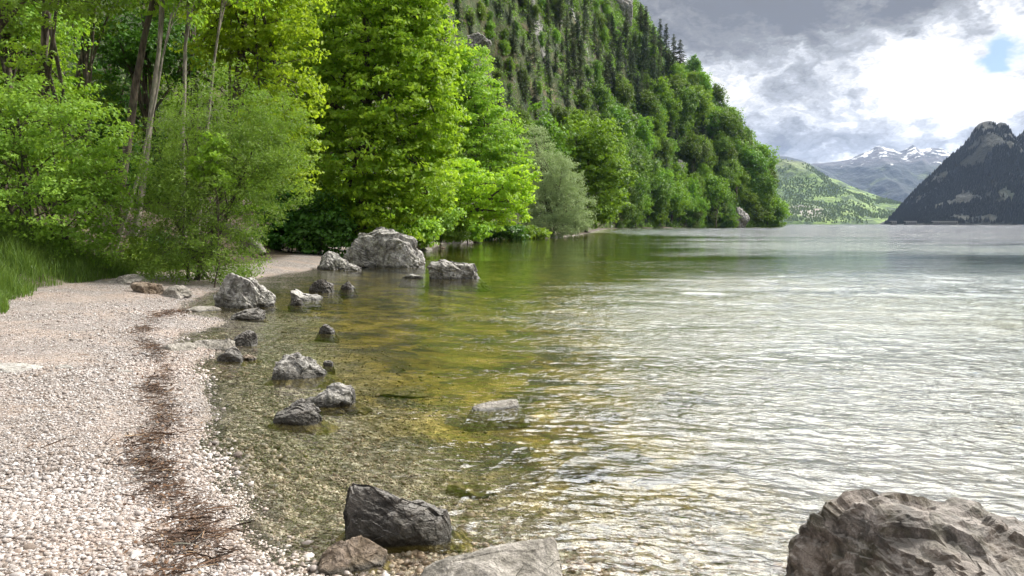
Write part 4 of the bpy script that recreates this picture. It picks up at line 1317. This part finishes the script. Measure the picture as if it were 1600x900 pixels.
# yellow maple, bright maple
Y = 33
build_tree('yellow_maple', gbase(330, Y), [lob(375, 30, Y, 60, 45), lob(440, 20, Y, 55, 45), lob(450, 90, Y, 48, 38), lob(395, 95, Y, 45, 35), lob(465, 150, Y, 38, 35, dy=-.5), lob(420, 165, Y, 40, 30),
           lob(455, 215, Y, 35, 35), lob(340, 80, Y, 45, 30), lob(400, -50, Y, 90, 60), lob(470, 270, Y, 25, 30), lob(330, 10, Y, 40, 40)],
           'yellow green maple reaching over the willow bush', 'maple tree', 'yellow', 220, clump=0.55, leaf=0.085, per=26, rad=0.22, flat=.28, rag=.45, dens=.9, top=P(390, -60, Y))
Y = 46
build_tree('bright_maple', gbase(560, Y), [lob(470, 140, Y, 42, 50), lob(462, 215, Y, 36, 45), lob(478, 285, Y, 34, 36), lob(560, 60, Y, 95, 80), lob(640, 60, Y, 70, 65, dy=-.6), lob(520, 150, Y, 75, 70), lob(615, 150, Y, 90, 70, dy=-1), lob(668, 200, Y, 52, 55), lob(560, 235, Y, 85, 65, dy=-1),
           lob(645, 265, Y, 62, 50, dy=-1), lob(520, 285, Y, 50, 50), lob(600, 315, Y, 55, 40, dy=-1.2), lob(600, -40, Y, 110, 70), lob(690, 110, Y, 34, 45), lob(665, 300, Y, 42, 30), lob(490, 60, Y, 50, 70), lob(505, 220, Y, 40, 45),
           lob(640, 10, Y, 50, 40, dy=-1), lob(600, 355, Y, 45, 24), lob(550, 330, Y, 45, 40)],
           'very large bright spring green maple above the huge boulder', 'maple tree', 'maple', 221, clump=0.72, leaf=0.125, per=30, rad=0.45, flat=.30, rag=.42, droop=.25, twigs=130)
Y = 84
build_tree('tall_light_tree', gbase(745, Y), [lob(735, 105, Y, 32, 35), lob(740, 155, Y, 45, 40), lob(755, 205, Y, 56, 45), lob(760, 260, Y, 62, 45), lob(720, 230, Y, 45, 50), lob(745, 310, Y, 60, 40), lob(795, 240, Y, 26, 32), lob(715, 160, Y, 30, 40), lob(720, 100, Y, 25, 22)],
           'tall tapering light green tree right of the bright maple', 'tree', 'light', 222, clump=0.9, leaf=0.15, per=28, rad=0.4, flat=.35, rag=.45, twigs=90)
Y = 68
build_tree('leaning_tree', gbase(650, Y), [lob(700, 290, Y, 45, 22), lob(755, 290, Y, 45, 28), lob(800, 305, Y, 32, 26), lob(740, 330, Y, 40, 16), lob(790, 335, Y, 30, 15), lob(815, 280, Y, 22, 22), lob(720, 262, Y, 26, 15)],
           'low yellow green tree with a long dark bough leaning out over the water', 'tree', 'yellow', 223, clump=0.6, leaf=0.13, per=20, rad=0.3, flat=.35, rag=.5, top=P(770, 310, Y), dens=.75, trunk_to=.5)
Y = 112
build_tree('grey_willow', gbase(862, Y), [lob(835, 230, Y, 24, 34), lob(850, 270, Y, 42, 40), lob(878, 285, Y, 34, 35), lob(845, 320, Y, 42, 35), lob(888, 325, Y, 36, 32), lob(868, 350, Y, 48, 18), lob(905, 345, Y, 20, 18), lob(828, 300, Y, 24, 40), lob(815, 345, Y, 30, 20)],
           'silvery grey green willow at the water\'s edge below the hillside', 'willow tree', 'willow', 224, clump=0.9, leaf=0.13, per=42, rad=0.45, stems=4, aspect=.3, flat=.7, rag=.3)
Y = 172
build_tree('round_tree', gbase(915, Y), [lob(905, 215, Y, 32, 30), lob(940, 220, Y, 34, 32), lob(925, 255, Y, 48, 38), lob(955, 280, Y, 32, 35), lob(900, 270, Y, 32, 40), lob(930, 305, Y, 42, 32), lob(915, 335, Y, 40, 20), lob(895, 235, Y, 22, 22)],
           'round fresh green tree right behind the grey willow', 'tree', 'hill_bright', 225, clump=1.7, leaf=0.30, per=26, rad=0.5, flat=.4, rag=.45)
# understory
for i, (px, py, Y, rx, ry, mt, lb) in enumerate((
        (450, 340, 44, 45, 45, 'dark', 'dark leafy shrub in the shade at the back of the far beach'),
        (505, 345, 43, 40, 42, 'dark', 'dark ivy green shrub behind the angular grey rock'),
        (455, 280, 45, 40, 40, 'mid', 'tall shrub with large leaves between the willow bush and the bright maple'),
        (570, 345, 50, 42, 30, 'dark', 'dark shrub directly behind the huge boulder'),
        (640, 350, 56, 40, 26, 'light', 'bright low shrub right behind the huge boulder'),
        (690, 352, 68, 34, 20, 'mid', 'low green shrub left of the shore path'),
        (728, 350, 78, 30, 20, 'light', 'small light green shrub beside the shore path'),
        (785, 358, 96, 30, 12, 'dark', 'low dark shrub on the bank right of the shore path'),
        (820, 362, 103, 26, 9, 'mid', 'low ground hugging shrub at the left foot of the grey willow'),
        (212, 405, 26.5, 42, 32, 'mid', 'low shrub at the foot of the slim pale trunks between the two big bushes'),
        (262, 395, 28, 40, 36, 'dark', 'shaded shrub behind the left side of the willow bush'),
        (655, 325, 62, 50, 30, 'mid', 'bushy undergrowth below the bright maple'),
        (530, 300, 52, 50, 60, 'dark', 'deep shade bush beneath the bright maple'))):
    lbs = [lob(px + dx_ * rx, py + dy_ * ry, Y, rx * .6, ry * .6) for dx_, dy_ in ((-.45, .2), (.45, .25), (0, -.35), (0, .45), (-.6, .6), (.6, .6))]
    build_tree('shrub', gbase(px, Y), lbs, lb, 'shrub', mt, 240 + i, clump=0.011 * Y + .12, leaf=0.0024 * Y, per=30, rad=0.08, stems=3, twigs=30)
# trees filling the bank behind
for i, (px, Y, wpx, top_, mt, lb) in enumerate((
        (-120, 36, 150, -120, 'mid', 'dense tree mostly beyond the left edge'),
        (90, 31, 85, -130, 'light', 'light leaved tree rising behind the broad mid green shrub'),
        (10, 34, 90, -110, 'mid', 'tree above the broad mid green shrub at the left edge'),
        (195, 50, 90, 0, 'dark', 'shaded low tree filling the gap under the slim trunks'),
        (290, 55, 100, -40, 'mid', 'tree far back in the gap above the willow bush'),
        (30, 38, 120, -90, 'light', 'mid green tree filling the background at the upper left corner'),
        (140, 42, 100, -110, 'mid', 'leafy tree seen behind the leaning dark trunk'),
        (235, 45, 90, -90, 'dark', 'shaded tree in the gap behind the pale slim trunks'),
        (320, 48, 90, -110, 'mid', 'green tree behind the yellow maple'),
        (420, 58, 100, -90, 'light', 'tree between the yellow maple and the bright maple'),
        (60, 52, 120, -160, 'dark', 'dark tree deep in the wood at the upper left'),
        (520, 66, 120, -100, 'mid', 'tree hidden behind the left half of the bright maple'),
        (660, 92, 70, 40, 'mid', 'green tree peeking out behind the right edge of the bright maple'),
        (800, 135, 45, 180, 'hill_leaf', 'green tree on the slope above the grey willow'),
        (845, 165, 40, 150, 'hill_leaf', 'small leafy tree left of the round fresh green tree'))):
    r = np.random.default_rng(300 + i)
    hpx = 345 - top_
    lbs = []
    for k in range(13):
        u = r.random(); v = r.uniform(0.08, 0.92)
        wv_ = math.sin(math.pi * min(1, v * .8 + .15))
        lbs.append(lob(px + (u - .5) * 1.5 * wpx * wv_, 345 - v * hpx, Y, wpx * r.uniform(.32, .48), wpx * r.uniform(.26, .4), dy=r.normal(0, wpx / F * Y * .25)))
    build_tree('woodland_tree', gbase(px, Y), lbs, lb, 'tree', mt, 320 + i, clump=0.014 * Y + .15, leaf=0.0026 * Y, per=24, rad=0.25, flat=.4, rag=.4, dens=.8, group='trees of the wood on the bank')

# ------------------------------------------------------------------ hillside trees: a few of each kind, copied
def proto_broad(seed, mat, w_=0.36, low=0.12):
    r = np.random.default_rng(seed)
    lbs = []
    for k in range(11):
        v = r.uniform(low, 0.86)
        e = w_ * math.sin(math.pi * min(1, max(0.12, (v - low * .5) * .95 + .08))) ** 0.7
        a = r.uniform(0, 6.28)
        q = e * r.uniform(0.2, .75)
        s = r.uniform(.13, .21)
        lbs.append((q * math.cos(a), q * math.sin(a), v, s, s, s * r.uniform(.7, 1.0)))
    lbs.append((0, 0, .9, .1, .1, .09))
    V, Q, A, CLc = crown_from_lobes(lbs, r, .075, .0175, 15, flat=.8, rag=.6, fill=.25, dens=.85)
    tb = wood_for(np.array([0, 0, 0.]), lbs, CLc, r, .018, twigs=36)
    cm = mk_mesh('crown', V, Q, attrs={'v': A}); cm.materials.append(M[mat])
    wm = tb.mesh('trunk'); wm.materials.append(M['bark'])
    return cm, wm


def proto_conifer(seed, mat, w_=0.17, ragg=0.25, bare=0.12):
    r = np.random.default_rng(seed)
    C_, N_, S_, A_ = [], [], [], []
    tb = Tubes()
    tb.add([[0, 0, -.03], [.004, 0, .3], [-.003, .003, .65], [0, 0, 1.0]], [.013, .010, .006, .001], 6)
    z = bare
    while z < .985:
        Rm = w_ * (1 - (z - bare) / (1 - bare)) ** .85 + .012
        nb = r.integers(4, 7)
        for b in range(nb):
            a = r.uniform(0, 6.28); L = Rm * r.uniform(1 - ragg * 1.6, 1 + ragg)
            if r.random() < .10: continue
            n = max(3, int(L / .0085))
            u = np.linspace(.12, 1, n)
            d = np.array([math.cos(a), math.sin(a), 0])
            p = d * (u * L)[:, None]
            p[:, 2] = z - .38 * L * u ** 1.3 + .12 * L * u ** 3
            if b % 2 == 0:
                tb.add([[0, 0, z], p[-1] * .9 + np.array([0, 0, z * .0])], [.0022, .0006], 3)
            rep = 4
            p = np.repeat(p, rep, 0)
            wv_ = .032 * (1.15 - np.repeat(u, rep)) + .006
            p = p + r.normal(0, 1, p.shape) * wv_[:, None] * [1, 1, .35] * .55
            C_.append(p); N_.append(unit(r.normal(0, .5, p.shape) + [0, 0, .9] + d * .3))
            S_.append(r.uniform(.007, .014, len(p))); A_.append(np.clip(r.random() * .5 + r.random(len(p)) * .5, 0, 1))
        z += .026 + .014 * r.random()
    V, Q = leaf_quads(np.concatenate(C_), np.concatenate(N_), np.concatenate(S_), r, .5)
    cm = mk_mesh('crown', V, Q, attrs={'v': np.repeat(np.concatenate(A_), 4)}); cm.materials.append(M[mat])
    wm = tb.mesh('trunk'); wm.materials.append(M['bark'])
    return cm, wm


protos = {
    'broad': [proto_broad(400 + k, 'hill_leaf', (.34, .40, .30, .36)[k]) for k in range(4)],
    'bright': [proto_broad(410 + k, 'hill_bright', (.36, .32)[k]) for k in range(2)],
    'grey': [proto_broad(415, 'hill_grey', .3, .15)],
    'spruce': [proto_conifer(420 + k, 'needle', (.15, .18, .21)[k], .25, (.14, .08, .18)[k]) for k in range(3)],
    'larch': [proto_conifer(425, 'needle_pale', .19, .35, .2)],
}
for kk in protos.values():
    for q in range(len(kk)):
        pass
KINDN = {'broad': ('broadleaf_tree', 'broadleaf tree', 'dark green broadleaf tree'), 'bright': ('broadleaf_tree', 'broadleaf tree', 'fresh green broadleaf tree'),
         'grey': ('whitebeam_tree', 'whitebeam', 'small silvery leaved tree'), 'spruce': ('spruce_tree', 'spruce', 'dark spruce'), 'larch': ('larch_tree', 'larch', 'pale green thin larch')}


def region(px, py):
    sky_y = interp(px, HY)
    if px > 1120: return 'at the outer tip of the headland by the lake'
    if py > 300: return 'low on the headland just above the lake'
    if py - sky_y < 75 and px > 960: return 'along the skyline of the headland'
    if px < 860: return 'on the grassy slope right above the tall light green tree'
    if px > 1010: return 'on the steep right shoulder of the headland'
    if py < 150: return 'high on the steep headland in the middle of the picture'
    return 'halfway up the headland behind the round fresh green tree'


def place_hill_tree(kind, k, x, y, z, hgt, wf, rz, lab):
    cm, wm = protos[kind][k % len(protos[kind])]
    nm, cat, base = KINDN[kind]
    root = link(nm, None)
    root.location = (x, y, z - hgt * .02)
    root.scale = (hgt * wf, hgt * wf, hgt)
    root.rotation_euler = (0, 0, rz)
    link('trunk', wm, None, root)
    link('crown', cm, None, root)
    tag(root, base + ' ' + lab, cat, nm.replace('_', ' ') + 's ' + lab)


OUTC = [(742, 68, 52), (972, 12, 30), (884, 186, 14), (848, 198, 26), (1153, 322, 26), (1062, 262, 16), (1110, 285, 14), (985, 185, 20)]
pr = np.random.default_rng(77)
pts = []
tries = 0
while len(pts) < 285 and tries < 20000:
    tries += 1
    px = pr.uniform(690, 1214) if pr.random() < .8 else pr.uniform(1080, 1214)
    sk = float(interp(px, HY))
    py = pr.uniform(max(sk - 2, 0 - 10), 354)
    if px < 860 and py > 230: continue
    if px < 760 and py > 110: continue
    if 835 < px < 975 and py > 300: continue
    mind = 12.5 + 2.5 * (px < 950) + 3.5 * (py > 190)
    if any((px - a) ** 2 + ((py - b) * 1.15) ** 2 < mind ** 2 for a, b, _ in pts): continue
    if any(abs(px - a) < w_ / 2 + 7 and -6 < py - b < 46 for a, b, w_ in OUTC): continue
    grassy = (700 < px < 760 and py < 120) or (790 < px < 880 and 60 < py < 210)
    if grassy and pr.random() < .35: continue
    h_ = hill_hit(px, py)
    if h_ is None: continue
    pts.append((px, py, h_))
for (px, py, h_) in pts:
    q = pr.random()
    con = 0.72 if py < 185 and px < 1075 else (0.25 if px < 1060 and py < 260 else 0.07)
    if px < 850: con = .6
    if q < con: kind = 'spruce' if pr.random() < .62 else 'larch'
    else: kind = ('bright' if pr.random() < (.42 if px < 1150 else .5) else 'broad') if pr.random() < .9 else 'grey'
    Yh = h_[1]
    hp_ = pr.uniform(38, 66) if kind in ('spruce', 'larch') else (pr.uniform(34, 60) if py < 190 else pr.uniform(44, 84))
    if kind in ('broad', 'bright') and py < 185 and px < 1040: hp_ *= .62
    if kind == 'grey': hp_ = pr.uniform(22, 34)
    if px < 870: hp_ *= .8
    if py < 230 and kind == 'spruce' and 940 < px < 1040: hp_ *= 1.12
    hg = hp_ / F * Yh
    wf = pr.uniform(.85, 1.2) if kind in ('spruce', 'larch') else pr.uniform(.75, 1.12)
    place_hill_tree(kind, pr.integers(0, 9), h_[0], h_[1], h_[2], hg, wf, pr.uniform(0, 6.28), region(px, py))
# row of crowns along the waterline of the headland
for px in np.linspace(948, 1208, 30):
    if True:
        px = px + pr.normal(0, 2)
        if abs(px - 1153) < 17: continue
        Yf_ = float(interp(px, HF)) + pr.uniform(1, 7)
        x = (px - 800) / F * Yf_
        kind = 'bright' if pr.random() < .35 else 'broad'
        place_hill_tree(kind, pr.integers(0, 9), x, Yf_, max(0, float(hill_z(np.array([px]), np.array([Yf_]))[0])) - 1, pr.uniform(30, 52) / F * Yf_, 1.25, pr.uniform(0, 6.28), 'standing right at the foot of the headland on the lake shore')

# undergrowth of the hillside
r = np.random.default_rng(88)
N = 11000
ux = np.where(r.random(N * 2) < .3, r.uniform(-500, 640, N * 2), r.uniform(640, 1214, N * 2))
us = r.uniform(0.0, 1.0, N * 2) ** 1.1
uy = interp(ux, HF) + us * (interp(ux, HR) - interp(ux, HF))
uz = hill_z(ux, uy)
k = (fbm(np.stack([ux / 30, uy / 22, np.zeros(N * 2)], 1), 3, 99) + r.uniform(-.3, .3, N * 2) > -.45) & ((350 - uz / uy * F + 2 * F / uy) > -60)
ux, uy, uz = ux[k][:N], uy[k][:N], uz[k][:N]
n = len(ux)
per = 34
cx = (ux - 800) / F * uy
s = r.uniform(1.3, 3.6, n) * (uy / 400) ** .8
d = unit(r.normal(size=(n * per, 3)))
d[:, 2] = np.abs(d[:, 2]) - .1
c = np.repeat(np.stack([cx, uy, uz], 1), per, 0) + d * (np.repeat(s, per) * r.uniform(.6, 1.05, n * per))[:, None]
V, Q = leaf_quads(c, unit(d + [0, 0, .5] + r.normal(0, .5, d.shape)), r.uniform(.3, .65, n * per) * np.repeat(uy / 400, per), r, .6)
o = link('undergrowth', mk_mesh('undergrowth', V, Q, attrs={'v': np.repeat(np.clip(np.repeat(r.beta(2, 2, n), per) * .7 + r.random(n * per) * .3, 0, 1), 4)}), M['hill_leaf'])
tag(o, 'low green scrub covering the steep headland', 'scrub', kind='stuff')

# ------------------------------------------------------------------ rock outcrops in the hillside
for (px, py, wpx, hpx, sd_, lb) in ((742, 68, 52, 26, 501, 'pale grey cliff band in the grassy slope above the tall light green tree'),
                                    (664, 14, 24, 36, 502, 'grey cliff at the top edge above the bright maple'),
                                    (972, 12, 30, 50, 503, 'pale rock tower at the top of the headland skyline'),
                                    (884, 186, 14, 26, 504, 'small white crag above the round fresh green tree'),
                                    (848, 198, 26, 16, 508, 'grey crag left of the small white crag'),
                                    (1153, 338, 30, 34, 505, 'pale cliff at the waterline near the tip of the headland'),
                                    (1062, 262, 16, 30, 506, 'grey cliff among the trees of the right shoulder'),
                                    (1110, 285, 14, 26, 509, 'narrow grey cliff above the waterline cliff'),
                                    (985, 185, 20, 12, 507, 'low grey crag in the middle of the headland')):
    h_ = hill_hit(px, py + hpx * .3)
    if h_ is None: continue
    V, T = rock_shape(sd_, 6, 16, 1.8, 0.06)
    wm_ = wpx / F * h_[1]; hm = hpx / F * h_[1]
    V = V * np.array([wm_ / 2, wm_ * .45, hm * .6])
    o = link('rock_outcrop', mk_mesh('rock_outcrop', V, None, T, smooth=True), None)
    o.data.materials.append(bpy.data.materials.get('outcrop') or M['rock_far'])
    o.location = (h_[0], h_[1] - wm_ * .35, h_[2] + hm * .12)
    tag(o, lb, 'cliff')

# bare dead trees on the skyline
for (px, py, hpx, sd_, lb) in ((1003, 48, 46, 601, 'bare dead tree standing out on the headland skyline near the top'), (1036, 90, 34, 603, 'smaller bare tree lower down the headland skyline'),
                               (1143, 222, 30, 602, 'bare dead tree sticking out of the headland\'s right edge')):
    h_ = hill_hit(px - 4, py + 14)
    if h_ is None: continue
    r = np.random.default_rng(sd_)
    tb = Tubes()
    hm = hpx / F * h_[1]
    tb.add([[0, 0, -1], [.3, 0, hm * .5], [.5, 0, hm]], [.28, .18, .04], 6)
    for k in range(16):
        zz = hm * r.uniform(.35, .95); a = r.uniform(0, 6.28); L = (hm - zz) * .4 + hm * .1
        e = np.array([.4 + math.cos(a) * L, math.sin(a) * L, zz + L * r.uniform(-.1, .4)])
        tb.add([[.3, 0, zz], (np.array([.3, 0, zz]) + e) / 2 + [0, 0, .2], e], [.09, .06, .02], 4)
    o = link('dead_tree', tb.mesh('dead_tree'), M['bark'])
    o.location = h_
    tag(o, lb, 'dead tree')

# ------------------------------------------------------------------ grass bank
r = np.random.default_rng(99)
n = 110000
gx_ = r.uniform(-18, -5.2, n); gy_ = r.uniform(10.5, 25, n)
sdg = shore_sd(gx_, gy_)
pxg = 800 + F * gx_ / gy_
edge = 3.5 + 0.8 * fbm(xy1(gx_, gy_, .7), 3, 12)
k = (sdg > edge) & (sdg < 9) & (pxg < 215) & (fbm(xy1(gx_, gy_, 1.6), 3, 14) + r.uniform(-.3, .5, n) > -.2)
gx_, gy_, sdg, edge = gx_[k], gy_[k], sdg[k], edge[k]
gz_ = terrain(gx_, gy_)
n = len(gx_)
hgt_ = r.uniform(.15, .8, n) * (1 + .5 * fbm(xy1(gx_, gy_, 3.1), 2, 19)) * (0.5 + 0.5 * ss(sdg - edge, 0, .8)) * (1 + .4 * fbm(xy1(gx_, gy_, .9), 2, 15))
a = r.normal(.6, 1.4, n); bend = r.uniform(.15, .8, n) * hgt_
b0 = np.stack([gx_, gy_, gz_ - .02], 1)
dr = np.stack([np.cos(a), np.sin(a), np.zeros(n)], 1)
sd2 = np.stack([-np.sin(a), np.cos(a), np.zeros(n)], 1) * r.uniform(.004, .010, n)[:, None]
m1 = b0 + dr * (bend * .25)[:, None] + np.array([0, 0, 1]) * (hgt_ * .6)[:, None]
t1 = b0 + dr * bend[:, None] + np.array([0, 0, 1]) * (hgt_ * .97)[:, None]
V = np.stack([b0 - sd2, b0 + sd2, m1 - sd2 * .8, m1 + sd2 * .8, t1], 1).reshape(-1, 3)
o5 = np.arange(n)[:, None] * 5
o = link('long_grass', mk_mesh('long_grass', V, o5 + np.array([[0, 1, 3, 2]]), o5 + np.array([[2, 3, 4]]), attrs={'v': np.repeat(r.beta(2, 2, n), 5)}), M['grass'])
tag(o, 'long tufted green grass on the bank left of the beach', 'grass', kind='stuff')

# fallen log beside the far beach
a, b = G(388, 374, .9), G(413, 398, .4)
Yl = 37.0
pa, pb_ = P(388, 374, 38.5), P(412, 397, 36.5)
tb = Tubes()
pp = bezier(pa, (pa + pb_) / 2 + [0, 0, .12], pb_, 9)
tb.add(pp, [.14, .19, .21, .23, .22, .25, .24, .22, .12], 9)
tb.add([pp[3], pp[3] + [.3, 0, .35], pp[3] + [.5, .1, .45]], [.07, .05, .02], 5)
tag(link('fallen_log', tb.mesh('fallen_log'), M['dead']), 'weathered grey log lying at the willow bush end of the far beach', 'log')

# shore path between the shrubs
r_p = [G(735, 371, .15), G(728, 365, .4)]

# ------------------------------------------------------------------ duck
dx_, dy_ = G(692, 388)
root = link('duck', None); root.location = (dx_, dy_, 0)
D, T = ico(4)
V = D.copy()
u = V[:, 0]
bodyw = np.array([.21, .085, .075])
V = V * bodyw
V[:, 2] += np.where(u < -.5, (-u - .5) * .09, 0)
V[:, 1] *= 1 - .35 * np.clip(-u, 0, 1)
tail_z = .035
hm = D * np.array([.05, .036, .04]) + np.array([.185, 0, .155])
bl = D[:, 0] > .75
hm[bl, 0] += .045; hm[bl, 2] -= .008
tb = Tubes(); tb.add([[.12, 0, .03], [.155, 0, .08], [.175, 0, .145]], [.045, .032, .028], 10)
nv = tb.V[0]
body = mk_mesh('body', np.concatenate([V + [0, 0, tail_z], hm, nv]), tb.Q[0] + 2 * len(D), np.concatenate([T, T + len(D)]), smooth=True)
m, t = new_mat('duck_plumage')
op = t.n('ShaderNodeTexCoord').outputs['Object']
finish(t, t.n('ShaderNodeBsdfPrincipled', Base_Color=t.ramp(t.noise(op, 30, 4), [(.35, (.06, .04, .025)), (.65, (.30, .23, .16))]), Roughness=.7).outputs[0])
bo = link('body', body, m, root)
md = bo.modifiers.new('remesh', 'REMESH'); md.mode = 'VOXEL'; md.voxel_size = .008; md.use_smooth_shade = True
tag(root, 'brown duck swimming beyond the huge boulder', 'duck')
root.rotation_euler = (0, 0, math.radians(200))

# ------------------------------------------------------------------ road gallery at the foot of the dark mountain
def box_bm(bm, c, s):
    g = bmesh.ops.create_cube(bm, size=1)
    for v in g['verts']:
        v.co = Vector((v.co.x * s[0] + c[0], v.co.y * s[1] + c[1], v.co.z * s[2] + c[2]))


m, t = new_mat('pale_concrete')
gp = t.n('ShaderNodeNewGeometry').outputs['Position']
finish(t, t.n('ShaderNodeBsdfPrincipled', Base_Color=t.mix(t.noise(gp, .5, 5), (.25, .24, .22), (.5, .48, .45)), Roughness=.9).outputs[0])
M['conc'] = m
m, t = new_mat('road_grey')
finish(t, t.n('ShaderNodeBsdfPrincipled', Base_Color=t.mix(t.noise(t.n('ShaderNodeNewGeometry').outputs['Position'], .2, 3), (.05, .05, .05), (.08, .08, .075)), Roughness=.9).outputs[0])  # mottled dark grey of the embankments
M['asph'] = m
for (p0, p1, lb) in ((1455, 1492, 'long pale road gallery with arches at the foot of the dark mountain'), (1412, 1428, 'short pale road gallery left of the long one below the dark mountain'), (1390, 1397, 'pale tunnel mouth at the left end of the dark mountain')):
    Yg = 1630
    x0, x1 = (p0 - 800) / F * Yg, (p1 - 800) / F * Yg
    root = link('road_gallery', None); root.location = ((x0 + x1) / 2, Yg, 0)
    b_ = bmesh.new(); box_bm(b_, (0, 0, 1.2), (x1 - x0, 9, 3.4)); me = bpy.data.meshes.new('embankment'); b_.to_mesh(me); b_.free(); link('embankment', me, M['asph'], root)
    b_ = bmesh.new(); box_bm(b_, (0, .3, 8.0), (x1 - x0 + .6, 9.5, 1.0)); me = bpy.data.meshes.new('roof'); b_.to_mesh(me); b_.free(); link('roof', me, M['conc'], root)
    nc = max(2, int((x1 - x0) / 4.5)); me = None
    for q in range(nc + 1):
        b_ = me
        if me is None:
            b2 = bmesh.new(); box_bm(b2, (0, 0, 0), (1.1, .9, 4.59)); me = bpy.data.meshes.new('column'); b2.to_mesh(me); b2.free()
        c_ = link('column', me, M['conc'], root); c_.location = (-(x1 - x0) / 2 + .8 + q * (x1 - x0 - 1.6) / nc, -3.8, 5.2)
    tag(root, lb, 'road gallery')
print('objects', len(bpy.data.objects))
